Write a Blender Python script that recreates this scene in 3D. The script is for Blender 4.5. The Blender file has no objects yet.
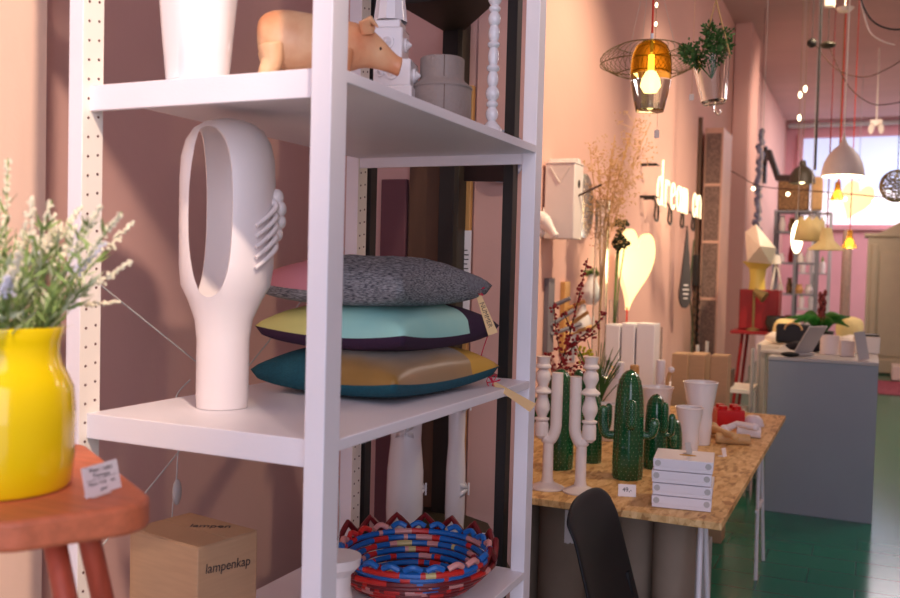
import bpy, bmesh, math, random
from mathutils import Vector, Matrix, noise
PI = math.pi
random.seed(7)
S = bpy.context.scene
COL = S.collection

# ------------------------------------------------------------------ camera, world, light, exposure
FPX, YAW, PITCH, ROLL, CAMZ = 917.9, 0.4264, 0.0357, 0.0256, 1.45
cf = Vector((-math.sin(YAW)*math.cos(PITCH), math.cos(YAW)*math.cos(PITCH), -math.sin(PITCH)))
cr = Vector((math.cos(YAW), math.sin(YAW), 0)); cu = cr.cross(cf)
cr2 = math.cos(ROLL)*cr + math.sin(ROLL)*cu; cu2 = -math.sin(ROLL)*cr + math.cos(ROLL)*cu
cam = bpy.data.cameras.new('camera'); camo = bpy.data.objects.new('camera', cam); COL.objects.link(camo)
camo.matrix_world = Matrix(((cr2.x, cu2.x, -cf.x, 0), (cr2.y, cu2.y, -cf.y, 0), (cr2.z, cu2.z, -cf.z, CAMZ), (0, 0, 0, 1)))
cam.sensor_width = 36; cam.lens = 36*FPX/900; cam.clip_start = .05
cam.dof.use_dof = True; cam.dof.focus_distance = 2.2; cam.dof.aperture_fstop = 4.5
S.camera = camo
S.view_settings.view_transform = 'Standard'; S.view_settings.look = 'None'
S.view_settings.gamma = 1; S.view_settings.use_curve_mapping = False
S.view_settings.exposure = 0.0
W = bpy.data.worlds.new('world'); S.world = W; W.use_nodes = True
W.node_tree.nodes['Background'].inputs[0].default_value = (.80, .76, 1, 1)
W.node_tree.nodes['Background'].inputs[1].default_value = 1.0

def light(kind, name, loc, to, power, col, **kw):
    l = bpy.data.lights.new(name, kind); l.energy = power; l.color = col
    for k, v in kw.items(): setattr(l, k, v)
    o = bpy.data.objects.new(name, l); COL.objects.link(o); o.location = loc
    o.rotation_euler = (Vector(to)-Vector(loc)).to_track_quat('-Z', 'Y').to_euler()
    return o
# daylight through the shop window behind the camera
light('AREA', 'shop_window_daylight', (.9, -1.5, 2.2), (-.9, 2.2, 1.2), 43, (.86, .86, 1), shape='RECTANGLE', size=3.2, size_y=2.4)
# ceiling spots washing the wall and the tables, plus added fill spots
WARM = (1, .77, .50)
light('SPOT', 'ceiling_and_fill_spot', (-.2, .6, 3.6), (-1.0, 1.3, 1.5), 16, (1, .8, .64), spot_size=.62, spot_blend=.7, shadow_soft_size=.04)
light('SPOT', 'ceiling_and_fill_spot', (.35, .1, 3.2), (-1.5, .95, 1.5), 250, (1, .76, .6), spot_size=.6, spot_blend=.5, shadow_soft_size=.05)  # unseen spot added to brighten the pale front pier
light('SPOT', 'ceiling_and_fill_spot', (.2, 4.4, 4.3), (-1.65, 5.4, 1.9), 600, WARM, spot_size=1.0, spot_blend=.9, shadow_soft_size=.05)
light('SPOT', 'ceiling_and_fill_spot', (.5, 6.6, 4.3), (-1.65, 8.2, 1.9), 600, WARM, spot_size=1.0, spot_blend=.9, shadow_soft_size=.06)
light('SPOT', 'ceiling_and_fill_spot', (.9, 3.2, 4.3), (-1.3, 3.3, 1.5), 150, WARM, spot_size=.9, spot_blend=.9, shadow_soft_size=.06)
light('SPOT', 'ceiling_and_fill_spot', (.55, 1.1, 3.7), (-1.02, 2.6, 1.55), 95, (1, .80, .66), spot_size=.42, spot_blend=.7, shadow_soft_size=.03)  # unseen spot added to brighten the partition behind the rack
light('SPOT', 'ceiling_and_fill_spot', (.5, 11, 4.4), (-1.65, 14.5, 2.6), 600, (1, .75, .58), spot_size=1.1, spot_blend=.9, shadow_soft_size=.1)
light('AREA', 'rear_daylight', (1.2, 17.4, 4.3), (.6, 17.6, 0), 190, (1, .90, .94), shape='RECTANGLE', size=3.5, size_y=3)
light('AREA', 'mid_ceiling_light', (1.9, 9, 4.5), (0.2, 9.5, 0), 150, (1, .82, .74), shape='RECTANGLE', size=2, size_y=3)

def ray(px, py, ax, v):
    d = cf + cr2*(px-450)/FPX + cu2*(299-py)/FPX
    i = 'xyz'.index(ax); o = Vector((0, 0, CAMZ)); k = (v-o[i])/d[i]
    return o + k*d

# ------------------------------------------------------------------ materials
def lin(c): return tuple((x/12.92 if x <= .04045 else ((x+.055)/1.055)**2.4) for x in [k/255 for k in c])
MC = {}
def mat(name, rgb, rough=.5, metal=0, var=0, vs=6, bump=0, bs=40, emit=0, trans=0, ior=1.45, stretch=None, rgb2=None, coat=0, sheen=0, alpha=1):
    if name in MC: return MC[name]
    m = bpy.data.materials.new(name); m.use_nodes = True; nt = m.node_tree; N = nt.nodes; L = nt.links
    b = N['Principled BSDF']; c = lin(rgb)+(1,)
    b.inputs['Base Color'].default_value = c; b.inputs['Roughness'].default_value = rough
    b.inputs['Metallic'].default_value = metal; b.inputs['Transmission Weight'].default_value = trans
    b.inputs['IOR'].default_value = ior; b.inputs['Coat Weight'].default_value = coat
    b.inputs['Sheen Weight'].default_value = sheen; b.inputs['Alpha'].default_value = alpha
    if emit:
        b.inputs['Emission Color'].default_value = c; b.inputs['Emission Strength'].default_value = emit
    tc = N.new('ShaderNodeTexCoord'); mp = N.new('ShaderNodeMapping'); L.new(tc.outputs['Object'], mp.inputs[0])
    if stretch: mp.inputs['Scale'].default_value = stretch
    nz = N.new('ShaderNodeTexNoise'); nz.inputs['Scale'].default_value = vs; nz.inputs['Detail'].default_value = 4
    L.new(mp.outputs[0], nz.inputs['Vector'])
    if not emit:
        mx = N.new('ShaderNodeMix'); mx.data_type = 'RGBA'
        c2 = lin(rgb2)+(1,) if rgb2 else tuple(x*(1-(var or .06)) for x in c[:3])+(1,)
        mx.inputs[6].default_value = c; mx.inputs[7].default_value = c2
        rp = N.new('ShaderNodeMapRange'); rp.inputs[1].default_value = .35; rp.inputs[2].default_value = .65
        L.new(nz.outputs[0], rp.inputs[0]); L.new(rp.outputs[0], mx.inputs[0]); L.new(mx.outputs[2], b.inputs['Base Color'])
    if bump:
        n2 = N.new('ShaderNodeTexNoise'); n2.inputs['Scale'].default_value = bs; n2.inputs['Detail'].default_value = 3
        L.new(mp.outputs[0], n2.inputs['Vector'])
        bp = N.new('ShaderNodeBump'); bp.inputs['Strength'].default_value = bump; bp.inputs['Distance'].default_value = .01
        L.new(n2.outputs[0], bp.inputs['Height']); L.new(bp.outputs[0], b.inputs['Normal'])
    MC[name] = m; return m

def osb():
    m = mat('osb', (214, 168, 100), .6); nt = m.node_tree; N = nt.nodes; L = nt.links
    b = N['Principled BSDF']; tc = N.new('ShaderNodeTexCoord'); prev = None
    for k, (a, sc) in enumerate([(.3, (60, 18, 40)), (1.6, (55, 16, 40)), (2.5, (70, 22, 40))]):
        mp = N.new('ShaderNodeMapping'); mp.inputs['Rotation'].default_value = (0, 0, a); mp.inputs['Scale'].default_value = sc
        v = N.new('ShaderNodeTexVoronoi'); v.inputs['Scale'].default_value = 1
        L.new(tc.outputs['Object'], mp.inputs[0]); L.new(mp.outputs[0], v.inputs['Vector'])
        sp = N.new('ShaderNodeSeparateColor'); L.new(v.outputs['Color'], sp.inputs[0])
        if prev is None: prev = sp.outputs[0]
        else:
            mx = N.new('ShaderNodeMix'); mx.inputs[0].default_value = .45
            L.new(prev, mx.inputs[2]); L.new(sp.outputs[1], mx.inputs[3]); prev = mx.outputs[0]
    cr_ = N.new('ShaderNodeValToRGB'); L.new(prev, cr_.inputs[0])
    e = cr_.color_ramp.elements; e[0].position = .15; e[0].color = lin((170, 122, 70))+(1,); e[1].position = .8; e[1].color = lin((236, 200, 142))+(1,)
    k = e.new(.42); k.color = lin((214, 170, 110))+(1,)
    L.new(cr_.outputs[0], b.inputs['Base Color']); return m

def brickmat(name, c1, c2, cm, scale, rough, w=.5, h=.25, mortar=.01):
    m = mat(name, c1, rough); nt = m.node_tree; N = nt.nodes; L = nt.links; b = N['Principled BSDF']
    tc = N.new('ShaderNodeTexCoord'); br = N.new('ShaderNodeTexBrick'); br.inputs['Scale'].default_value = scale
    br.inputs['Color1'].default_value = lin(c1)+(1,); br.inputs['Color2'].default_value = lin(c2)+(1,); br.inputs['Mortar'].default_value = lin(cm)+(1,)
    br.inputs['Mortar Size'].default_value = mortar; br.inputs['Brick Width'].default_value = w; br.inputs['Row Height'].default_value = h
    L.new(tc.outputs['Object'], br.inputs['Vector']); L.new(br.outputs['Color'], b.inputs['Base Color'])
    bp = N.new('ShaderNodeBump'); bp.inputs['Strength'].default_value = .25; bp.inputs['Distance'].default_value = .01
    inv = N.new('ShaderNodeMath'); inv.operation = 'SUBTRACT'; inv.inputs[0].default_value = 1
    L.new(br.outputs['Fac'], inv.inputs[1]); L.new(inv.outputs[0], bp.inputs['Height']); L.new(bp.outputs[0], b.inputs['Normal'])
    return m

M_wall = mat('pink_plaster', (220, 176, 166), .85, var=.05, vs=1.5, bump=.12, bs=25)
M_wall_pale = mat('peach_plaster', (250, 214, 190), .85, var=.04, vs=2, bump=.1, bs=30)
M_wall_far = mat('rose_plaster', (224, 164, 174), .85, var=.08, vs=1.2)
M_ceil = mat('ceiling_paint', (212, 176, 172), .85, var=.06, vs=.8, bump=.3, bs=4, stretch=(.4, 3, 1))
M_floor = brickmat('green_floor', (16, 118, 92), (18, 124, 98), (14, 100, 80), 1.3, .16, .55, .3, .006)
M_white = mat('white_powder_coat', (236, 232, 238), .42, var=.03, bump=.05, bs=300)
M_cream = mat('cream_powder_coat', (246, 238, 226), .45, var=.03)
M_hole = mat('hole_dark', (92, 50, 46), .8)
M_black = mat('black_steel', (34, 32, 32), .5, var=.2)
M_olive = mat('dark_olive_steel', (58, 52, 40), .55, var=.15)
M_ceramic = mat('matte_white_ceramic', (236, 226, 224), .38, var=.03, coat=.15)
M_gloss = mat('gloss_white_ceramic', (240, 236, 238), .12, var=.02, coat=.6)
M_clay = mat('unglazed_white_ceramic', (228, 216, 210), .5, var=.04)
M_pig = mat('pig_terracotta', (240, 196, 150), .45, var=0, vs=9, rgb2=(216, 140, 96), bump=.15, bs=60, coat=.25)
M_plaster = mat('rough_plaster', (222, 196, 180), .9, var=.15, vs=30, bump=1, bs=90)
M_leather = mat('grey_leather', (150, 136, 130), .55, var=.1, vs=12, bump=.3, bs=120)
M_yellow = mat('yellow_glaze', (246, 212, 10), .13, var=.03, coat=.5)
M_stool = mat('salmon_stained_wood', (218, 120, 82), .5, var=.18, vs=10, stretch=(1, 8, 8), bump=.1, bs=30)
M_stoolleg = mat('stained_leg_wood', (188, 84, 60), .45, var=.2, vs=10, stretch=(8, 8, 1))
M_card = mat('cardboard', (186, 150, 116), .85, var=.08, vs=12, stretch=(1, 1, 12))
M_carddark = mat('cardboard_edge', (150, 108, 72), .9)
M_ink = mat('ink', (50, 44, 50), .7)
M_paper = mat('paper_white', (244, 238, 240), .7, var=.02)
M_tag = mat('kraft_tag', (226, 190, 138), .8, var=.06)
M_red = mat('red_twine', (196, 26, 66), .7)
M_grey = mat('grey_counter', (148, 158, 168), .45, var=.04, vs=3)
M_osb = osb()
M_green = mat('green_glaze', (12, 84, 48), .12, var=.25, vs=20, coat=.8)
M_dot = mat('pale_green_dots', (150, 205, 160), .25)
M_tube = mat('grey_cardboard_tube', (158, 140, 124), .8, var=.12, vs=7, bump=.1)
M_chair = mat('black_plastic', (17, 20, 26), .62, bump=.15, bs=400)
M_oak = mat('oak', (206, 154, 92), .5, var=.18, vs=14, stretch=(6, 6, 1))
M_wood = mat('pale_wood', (214, 174, 120), .5, var=.15, vs=14)
M_brown = mat('brown_panel', (98, 70, 52), .6, var=.2, vs=5, stretch=(6, 6, 1))
M_glass = mat('clear_glass', (245, 250, 250), .02, trans=1, ior=1.22)
M_amber = mat('amber_glass', (255, 222, 110), .03, trans=1, ior=1.12)
M_leaf = mat('leaf_green', (146, 172, 96), .5, var=.35, vs=30)
M_leafpale = mat('pale_grey_green_leaf', (214, 220, 180), .6, var=.2, vs=40)
M_flower = mat('cream_flower_spike', (244, 236, 208), .7, var=.1, vs=80)
M_bluefl = mat('lilac_white_flower', (226, 226, 240), .7)
M_fern = mat('dark_fern', (78, 122, 60), .6, var=.4, vs=40)
M_berry = mat('berry_red', (150, 24, 34), .4)
M_twig = mat('twig', (70, 44, 36), .8)
M_dry = mat('dried_straw', (206, 164, 112), .9)
M_dryrose = mat('dried_flower_head', (60, 62, 38), .9, var=.3, vs=40)
M_brickred = mat('red_plastic', (206, 20, 28), .3)
M_neon = mat('neon_tube', (255, 238, 196), .3, emit=1.8)
M_heart = mat('lamp_paper_lit', (255, 228, 168), .5, emit=1.0)
M_bulb = mat('bulb_lit', (255, 214, 130), .3, emit=3.5)
M_bulbw = mat('bulb_warm_white', (255, 236, 190), .3, emit=6)
M_sky = mat('frosted_window_daylight', (200, 216, 250), .5, emit=.72)
M_sky2 = mat('lower_window_daylight', (244, 244, 255), .5, emit=.9)
M_redmetal = mat('red_lacquer', (150, 30, 36), .4)
M_redcord = mat('red_cord', (214, 62, 44), .6)
M_lgrey = mat('light_grey_paint', (190, 188, 186), .5)
M_sgrey = mat('shelf_grey_paint', (128, 130, 138), .5)
M_ward = mat('wardrobe_cream', (206, 196, 168), .5, var=.05)
M_brass = mat('brass_wire', (150, 134, 92), .4, metal=.6)
M_gold = mat('gold_satin', (150, 112, 44), .32, var=.2, vs=10, sheen=.5)
M_yolk = mat('yellow_gold_fabric', (206, 160, 66), .7)
M_teal = mat('teal_fabric', (18, 84, 100), .85, var=.25, vs=180, bump=.4, bs=400)
M_mint = mat('mint_fabric', (168, 216, 200), .8, var=.08, vs=5, rgb2=(146, 206, 200))
M_lime = mat('pale_lime_fabric', (206, 206, 128), .85)
M_plum = mat('plum_fabric', (52, 28, 56), .85, bump=.2, bs=300)
M_mel = mat('grey_melange_fabric', (160, 162, 166), .9, vs=110, rgb2=(46, 50, 62), stretch=(1, 1, 7), bump=.4, bs=200)
M_pinkf = mat('dusty_pink_fabric', (196, 132, 146), .9)
M_lgf = mat('pale_grey_fabric', (128, 130, 136), .9, vs=200, rgb2=(98, 98, 106))
M_basblue = mat('basket_blue', (24, 104, 186), .35, vs=60)
M_basred = mat('basket_red', (206, 44, 40), .35)
M_baspink = mat('basket_pink', (216, 150, 146), .4)
M_bascream = mat('basket_cream', (206, 190, 130), .4)
M_basmar = mat('basket_maroon', (122, 26, 34), .35, var=.3, vs=50)
M_mirror = mat('silvered_plate', (190, 190, 180), .18, metal=.8, vs=60, rgb2=(90, 96, 80))
M_plate = mat('blue_white_glaze', (226, 230, 240), .15, vs=34, rgb2=(28, 58, 130), coat=.5)
M_clear = mat('clear_plastic', (235, 240, 245), .1, trans=1, ior=1.1)
M_basketweave = mat('woven_cane', (176, 136, 92), .8, vs=40, rgb2=(60, 38, 30))
M_rose = mat('rug_rose', (176, 92, 104), .95, vs=30, rgb2=(140, 60, 80))

# ------------------------------------------------------------------ mesh helpers
class MB:
    def __init__(s, mats): s.bm = bmesh.new(); s.mats = mats if isinstance(mats, (list, tuple)) else [mats]
    def face(s, vs, mi=0):
        try: f = s.bm.faces.new(vs); f.material_index = mi; f.smooth = True; return f
        except ValueError: return None
    def box(s, c, d, mi=0, rot=None, R=None):
        c = Vector(c); d = [x/2 for x in d]; vs = []
        Rm = R or (Matrix.Rotation(rot, 3, 'Z') if rot else Matrix.Identity(3))
        for i in (-1, 1):
            for j in (-1, 1):
                for k in (-1, 1): vs.append(s.bm.verts.new(c+Rm@Vector((i*d[0], j*d[1], k*d[2]))))
        for q in ((0, 1, 3, 2), (4, 6, 7, 5), (0, 4, 5, 1), (2, 3, 7, 6), (0, 2, 6, 4), (1, 5, 7, 3)): s.face([vs[a] for a in q], mi)
        return s
    def sweep(s, pts, rad, n=8, mi=0, closed=False, ridge=None, cap=True, flat=1):
        pts = [Vector(p) for p in pts]; m = len(pts)
        if not isinstance(rad, (list, tuple)): rad = [rad]*m
        T = []
        for i in range(m):
            a = pts[(i-1) % m] if (closed or i) else pts[0]; b = pts[(i+1) % m] if (closed or i < m-1) else pts[-1]
            t = b-a; T.append(t.normalized() if t.length > 1e-9 else Vector((0, 0, 1)))
        up = Vector((0, 0, 1)) if abs(T[0].z) < .9 else Vector((1, 0, 0))
        nrm = (up - T[0]*up.dot(T[0])).normalized(); rings = []; fr = []
        for i in range(m):
            nrm = (nrm - T[i]*nrm.dot(T[i])).normalized(); bi = T[i].cross(nrm); ring = []
            for k in range(n):
                a = 2*PI*k/n; r = rad[i]*(ridge(a) if ridge else 1)
                ring.append(s.bm.verts.new(pts[i]+nrm*math.cos(a)*r+bi*math.sin(a)*r*flat))
            rings.append(ring); fr.append((pts[i], nrm.copy(), bi, rad[i]))
        for i in range(m if closed else m-1):
            A, B = rings[i], rings[(i+1) % m]
            for k in range(n): s.face([A[k], A[(k+1) % n], B[(k+1) % n], B[k]], mi)
        if cap and not closed: s.face(rings[0][::-1], mi); s.face(rings[-1], mi)
        return fr
    def cyl(s, p0, p1, r0, r1=None, n=20, mi=0): s.sweep([p0, p1], [r0, r0 if r1 is None else r1], n, mi); return s
    def lathe(s, prof, c=(0, 0, 0), n=32, mi=0, sx=1, sy=1, fn=None, close=False):
        c = Vector(c); rings = []
        for (r, z) in prof:
            if r < 1e-6: rings.append([s.bm.verts.new(c+Vector((0, 0, z)))]); continue
            rings.append([s.bm.verts.new(c+Vector((r*sx*math.cos(2*PI*k/n)*(fn(2*PI*k/n, z) if fn else 1), r*sy*math.sin(2*PI*k/n)*(fn(2*PI*k/n, z) if fn else 1), z))) for k in range(n)])
        for A, B in list(zip(rings, rings[1:])) + ([(rings[-1], rings[0])] if close else []):
            for k in range(n):
                if len(A) == 1 and len(B) == 1: continue
                if len(A) == 1: s.face([A[0], B[(k+1) % n], B[k]], mi)
                elif len(B) == 1: s.face([A[k], A[(k+1) % n], B[0]], mi)
                else: s.face([A[k], A[(k+1) % n], B[(k+1) % n], B[k]], mi)
        return s
    def ball(s, c, r, mi=0, n=12, m=8, R=None):
        if not isinstance(r, (list, tuple)): r = (r, r, r)
        c = Vector(c); R = R or Matrix.Identity(3); rings = []
        for i in range(m+1):
            th = PI*i/m
            if i in (0, m): rings.append([s.bm.verts.new(c+R@Vector((0, 0, r[2]*math.cos(th))))]); continue
            rings.append([s.bm.verts.new(c+R@Vector((r[0]*math.sin(th)*math.cos(2*PI*k/n), r[1]*math.sin(th)*math.sin(2*PI*k/n), r[2]*math.cos(th)))) for k in range(n)])
        for A, B in zip(rings, rings[1:]):
            for k in range(n):
                if len(A) == 1: s.face([A[0], B[k], B[(k+1) % n]], mi)
                elif len(B) == 1: s.face([A[k], B[0], A[(k+1) % n]], mi)
                else: s.face([A[k], B[k], B[(k+1) % n], A[(k+1) % n]], mi)
        return s
    def prism(s, pts, h, mi=0, M=None, mitop=None):
        M = M or Matrix.Identity(4)
        a = [s.bm.verts.new(M@Vector((x, y, 0))) for x, y in pts]; b = [s.bm.verts.new(M@Vector((x, y, h))) for x, y in pts]; n = len(pts)
        s.face(a[::-1], mi); s.face(b, mi if mitop is None else mitop)
        for k in range(n): s.face([a[k], a[(k+1) % n], b[(k+1) % n], b[k]], mi)
        return s
    def quad(s, a, b, c, d, mi=0): s.face([s.bm.verts.new(Vector(p)) for p in (a, b, c, d)], mi); return s
    def build(s, name, parent=None, loc=(0, 0, 0), rot=(0, 0, 0), bevel=0, sub=0, seg=2, solid=0, flat=35):
        bmesh.ops.recalc_face_normals(s.bm, faces=s.bm.faces)
        me = bpy.data.meshes.new(name); s.bm.to_mesh(me); s.bm.free()
        for m in s.mats: me.materials.append(m)
        me.set_sharp_from_angle(angle=math.radians(flat))
        o = bpy.data.objects.new(name, me); COL.objects.link(o); o.location = loc; o.rotation_euler = rot
        if parent: o.parent = parent
        if solid: md = o.modifiers.new('s', 'SOLIDIFY'); md.thickness = solid; md.offset = 0
        if bevel: md = o.modifiers.new('b', 'BEVEL'); md.width = bevel; md.segments = seg; md.limit_method = 'ANGLE'
        if sub: md = o.modifiers.new('u', 'SUBSURF'); md.levels = sub; md.render_levels = sub
        return o
def tag(o, label, cat, group=None, kind=None):
    o['label'] = label; o['category'] = cat
    if group: o['group'] = group
    if kind: o['kind'] = kind
    return o
def thing(name, label, cat, loc=(0, 0, 0), rz=0, group=None):
    o = bpy.data.objects.new(name, None); o.empty_display_size = .05; COL.objects.link(o)
    o.location = loc; o.rotation_euler = (0, 0, rz); return tag(o, label, cat, group)
def struct(name, mb, **k):
    o = mb.build(name, **k); o['kind'] = 'structure'; return o
def dup(root, loc, rz=None, label=None):
    r = root.copy(); COL.objects.link(r); r.location = loc
    if rz is not None: r.rotation_euler = (0, 0, rz)
    if label: r['label'] = label
    for ch in root.children:
        c = ch.copy(); COL.objects.link(c); c.parent = r
        for g in ch.children: d = g.copy(); COL.objects.link(d); d.parent = c
    return r
def text(s, name, size, m, parent, loc, rot, ext=.0004, sx=1, align='CENTER'):
    cu_ = bpy.data.curves.new(name, 'FONT'); cu_.body = s; cu_.size = size; cu_.extrude = ext; cu_.align_x = align; cu_.align_y = 'CENTER'
    t = bpy.data.objects.new(name, cu_); COL.objects.link(t)
    dg = bpy.context.evaluated_depsgraph_get(); me = bpy.data.meshes.new_from_object(t.evaluated_get(dg))
    bpy.data.objects.remove(t); o = bpy.data.objects.new(name, me); COL.objects.link(o)
    me.materials.clear(); me.materials.append(m); o.parent = parent; o.location = loc; o.rotation_euler = rot; o.scale = (sx, 1, 1); return o
def bez(p, n=12):
    p = [Vector(q) for q in p]; out = []
    for i in range(len(p)-1):
        a, b, c, d = p[max(i-1, 0)], p[i], p[i+1], p[min(i+2, len(p)-1)]
        for k in range(n):
            t = k/n; out.append(.5*((2*b)+(c-a)*t+(2*a-5*b+4*c-d)*t*t+(3*b-a-3*c+d)*t**3))
    out.append(p[-1]); return out

# ------------------------------------------------------------------ structure
WX, ZC, YB = -1.65, 4.6, 20.3
b = MB(M_floor); b.box((1.0, 9.5, -.05), (6.0, 23, .1)); struct('floor', b)
b = MB(M_ceil); b.box((1.0, 9.5, ZC+.05), (6.0, 23, .1)); struct('ceiling', b)
b = MB(M_wall); b.box((WX-.1, 9.3, ZC/2), (.2, 22, ZC)); struct('wall_left', b)
b = MB(M_wall); b.box((3.7, 9.3, ZC/2), (.2, 22, ZC)); struct('wall_right', b)
b = MB(M_wall_far)
x0, x1, z0, z1 = -1.32, 2.4, 2.5, 4.28
b.box(((WX+x0)/2, YB+.1, ZC/2), (x0-WX, .2, ZC)); b.box(((x1+3.6)/2, YB+.1, ZC/2), (3.6-x1, .2, ZC))
b.box(((x0+x1)/2, YB+.1, z0/2), (x1-x0, .2, z0)); b.box(((x0+x1)/2, YB+.1, (z1+ZC)/2), (x1-x0, .2, ZC-z1)); struct('wall_back', b)
b = MB([M_sky, M_sky2]); b.box(((x0+x1)/2, YB+.16, (z1+3.2)/2), (x1-x0, .02, z1-3.2), 0); b.box(((x0+x1)/2, YB+.16, (z0+3.2)/2), (x1-x0, .02, 3.2-z0), 1)
struct('window_1', b)
b = MB(M_wall_far); b.box((0.5, YB-.05, 2.42), (4, .1, .06)); b.box((x0-.05, YB-.04, 3.4), (.1, .08, 1.9)); struct('trim_1', b)
b = MB(M_lgrey); b.sweep([(-1.6, YB-.2, 4.5), (3, YB-.2, 4.5)], .05, 10); struct('trim_2', b)
# pale front pier by the shop window and the chimney breast further in
b = MB(M_wall_pale); b.box((-1.58, .673, ZC/2), (.14, 1.346, ZC)); struct('wall_front', b)
b = MB(M_wall); b.box((-1.54, 12.6, ZC/2), (.2, 1.0, ZC)); struct('wall_pier', b, bevel=.01)
b = MB(M_lgrey); b.box((-.975, 1.15, .2), (1.25, 1.68, .4)); struct('floor_stage', b, bevel=.005)
b = MB(M_wall); b.box(((WX-.955)/2, 2.63, ZC/2), (-.955-WX, .06, ZC)); b.box((-1.04, 2.596, ZC/2), (.13, .012, ZC)); struct('wall_partition', b, bevel=.002)
b = MB(M_wall); b.box((WX+.01, 3.9, .06), (.02, 1.6, .12)); struct('baseboard_left', b)

# ------------------------------------------------------------------ white shelving rack
ZA, ZB_, ZC_ = 1.732, 1.19, .742
X0, X1r, Y0, Y1 = -1.204, -.702, 1.12, 2.045
rack = thing('shelving_rack', 'white metal shelving rack in the shop window, carrying the cushions and the tall pierced vase', 'shelving', (X0, Y0, .4))
def rp(x, y, z): return (x-X0, y-Y0, z-.4)
def post(x, y, holes, dx=.034, dy=.044):
    b = MB([M_white, M_hole, M_cream]); b.box(rp(x, y, 1.6), (dx, dy, 2.4), 0)
    if holes:
        sgn = holes
        b.box(rp(x+sgn*(dx/2+.0006), y, 1.6), (.0012, dy, 2.4), 2)
        z = .45
        k = 0
        while z < 2.78:
            for j, oy in enumerate((-.010, .011)):
                zz = z+(0 if j == 0 else .004)
                b.cyl(rp(x+sgn*(dx/2), y+oy, zz), rp(x+sgn*(dx/2+.0022), y+oy, zz), .0024, None, 8, 1)
            z += .0315; k += 1
    return b.build('post', rack, bevel=.0015)
post(X0+.013, Y0+.022, 1, dx=.03); post(X1r-.017, Y0+.022, 0); post(X0+.017, Y1-.022, 1); post(X1r-.017, Y1-.022, 0)
for z in (ZA, ZB_, ZC_, 2.24):
    b = MB(M_white); T = .042
    xa, xb, ya, yb = X0+.0285, X1r-.0005, Y0+.016, Y1-.03
    cs_ = [(ya, z), (yb, z), (yb, z-T), (yb-.009, z-T), (yb-.009, z-.018), (ya+.009, z-.018), (ya+.009, z-T), (ya, z-T)]
    A_, B_ = [[b.bm.verts.new(rp(x, y, zz)) for y, zz in cs_] for x in (xa, xb)]
    b.face(A_); b.face(B_)
    for k in range(8): b.face([A_[k], A_[(k+1) % 8], B_[(k+1) % 8], B_[k]])
    b.build('shelf', rack, bevel=.0015)
for p, q in (((Y0+.03, 1.43), (Y1-.03, .90)), ((Y1-.03, 1.49), (Y0+.03, .90))):
    b = MB(M_lgrey); b.cyl(rp(X0-.004 if p[0] < 1.5 else X0-.008, p[0], p[1]), rp(X0-.004 if p[0] < 1.5 else X0-.008, q[0], q[1]), .0016, None, 6); b.build('brace_wire', rack)
# thin cable with inline switch hanging behind the rack
b = MB(M_clear); p = [ray(190, 380, 'x', -1.3), ray(176, 398, 'x', -1.3), ray(180, 430, 'x', -1.3), ray(177, 470, 'x', -1.3), ray(178, 560, 'x', -1.3), Vector((-1.3, 1.75, .41)), Vector((-1.6, 1.8, .405))]
t = thing('lamp_cable', 'thin clear cable with an inline switch hanging behind the rack below the pierced vase', 'cable', p[5])
b2 = MB(M_lgrey); b2.sweep([q-p[5] for q in bez(p, 8)], .0015, 6); b2.build('cord', t)
c = ray(177, 492, 'x', -1.3)-p[5]; b2 = MB(M_lgrey); b2.ball(c, (.008, .012, .028)); b2.build('inline_switch', t)

# ------------------------------------------------------------------ stool, yellow vase, price card
SZ = 1.176
stool = thing('stool', 'salmon-stained wooden stool with a rounded three-cornered seat, holding the yellow vase', 'stool', (-.88, .80, .4))
def rounded(poly, r, n=8):
    out = []; m = len(poly)
    for i in range(m):
        a, b_, c_ = Vector(poly[i-1]), Vector(poly[i]), Vector(poly[(i+1) % m])
        u = (a-b_).normalized(); v = (c_-b_).normalized(); h = u.angle(v)/2; d = r/math.tan(h)
        cc = b_+(u+v).normalized()*(r/math.sin(h)); s0 = b_+u*d-cc; s1 = b_+v*d-cc
        a0 = math.atan2(s0.y, s0.x); a1 = math.atan2(s1.y, s1.x); da = (a1-a0+PI) % (2*PI)-PI
        for k in range(n+1):
            t_ = a0+da*k/n; out.append((cc.x+r*math.cos(t_), cc.y+r*math.sin(t_)))
    return out
seat = [ray(0, 524, 'z', SZ), ray(160, 502, 'z', SZ), ray(70, 432, 'z', SZ), ray(-160, 500, 'z', SZ)]
poly = rounded([((q.x+.88), (q.y-.80)) for q in seat], .05, 8)
b = MB(M_stool); b.prism(poly, .034, 0, Matrix.Translation((0, 0, SZ-.4-.034))); b.build('seat', stool, bevel=.006, seg=3)
for (px, py, px2, py2) in ((52, 528, 66, 600), (87, 528, 103, 600), (-40, 528, -60, 600)):
    a = ray(px, py, 'z', SZ-.034); a2 = ray(px2, py2, 'y', a.y+(-.02 if px == 52 else .02)); d = (a2-a); e = a+d*((.40-a.z)/d.z)
    o_ = Vector((-.88, .80, .4)); b = MB(M_stoolleg); b.cyl(e-o_, a-o_, .012, .0125, 20); b.build('leg', stool)

VC = ray(0, 487, 'z', SZ)
vase = thing('yellow_vase', 'glossy yellow glazed vase standing on the salmon stool', 'vase', VC)
k = .0835
prof = [(0, 0), (.85, .0), (.93, .02), (.97, .08), (1.0, .4), (1.01, .9), (.985, 1.25), (.90, 1.42), (.82, 1.55), (.79, 1.7), (.81, 1.85), (.855, 2.0), (.845, 2.03), (.81, 2.0), (.77, 1.85), (.76, 1.65), (.9, 1.2), (.92, .2), (0, .1)]
b = MB(M_yellow); b.lathe([(r*k*.98, z*k*1.13) for r, z in prof], n=64, fn=lambda a, z: 1+(.006*math.sin(3*a)+.012*math.sin(5*a+1) if z > .11 else 0)); b.build('vase_body', vase)
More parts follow.
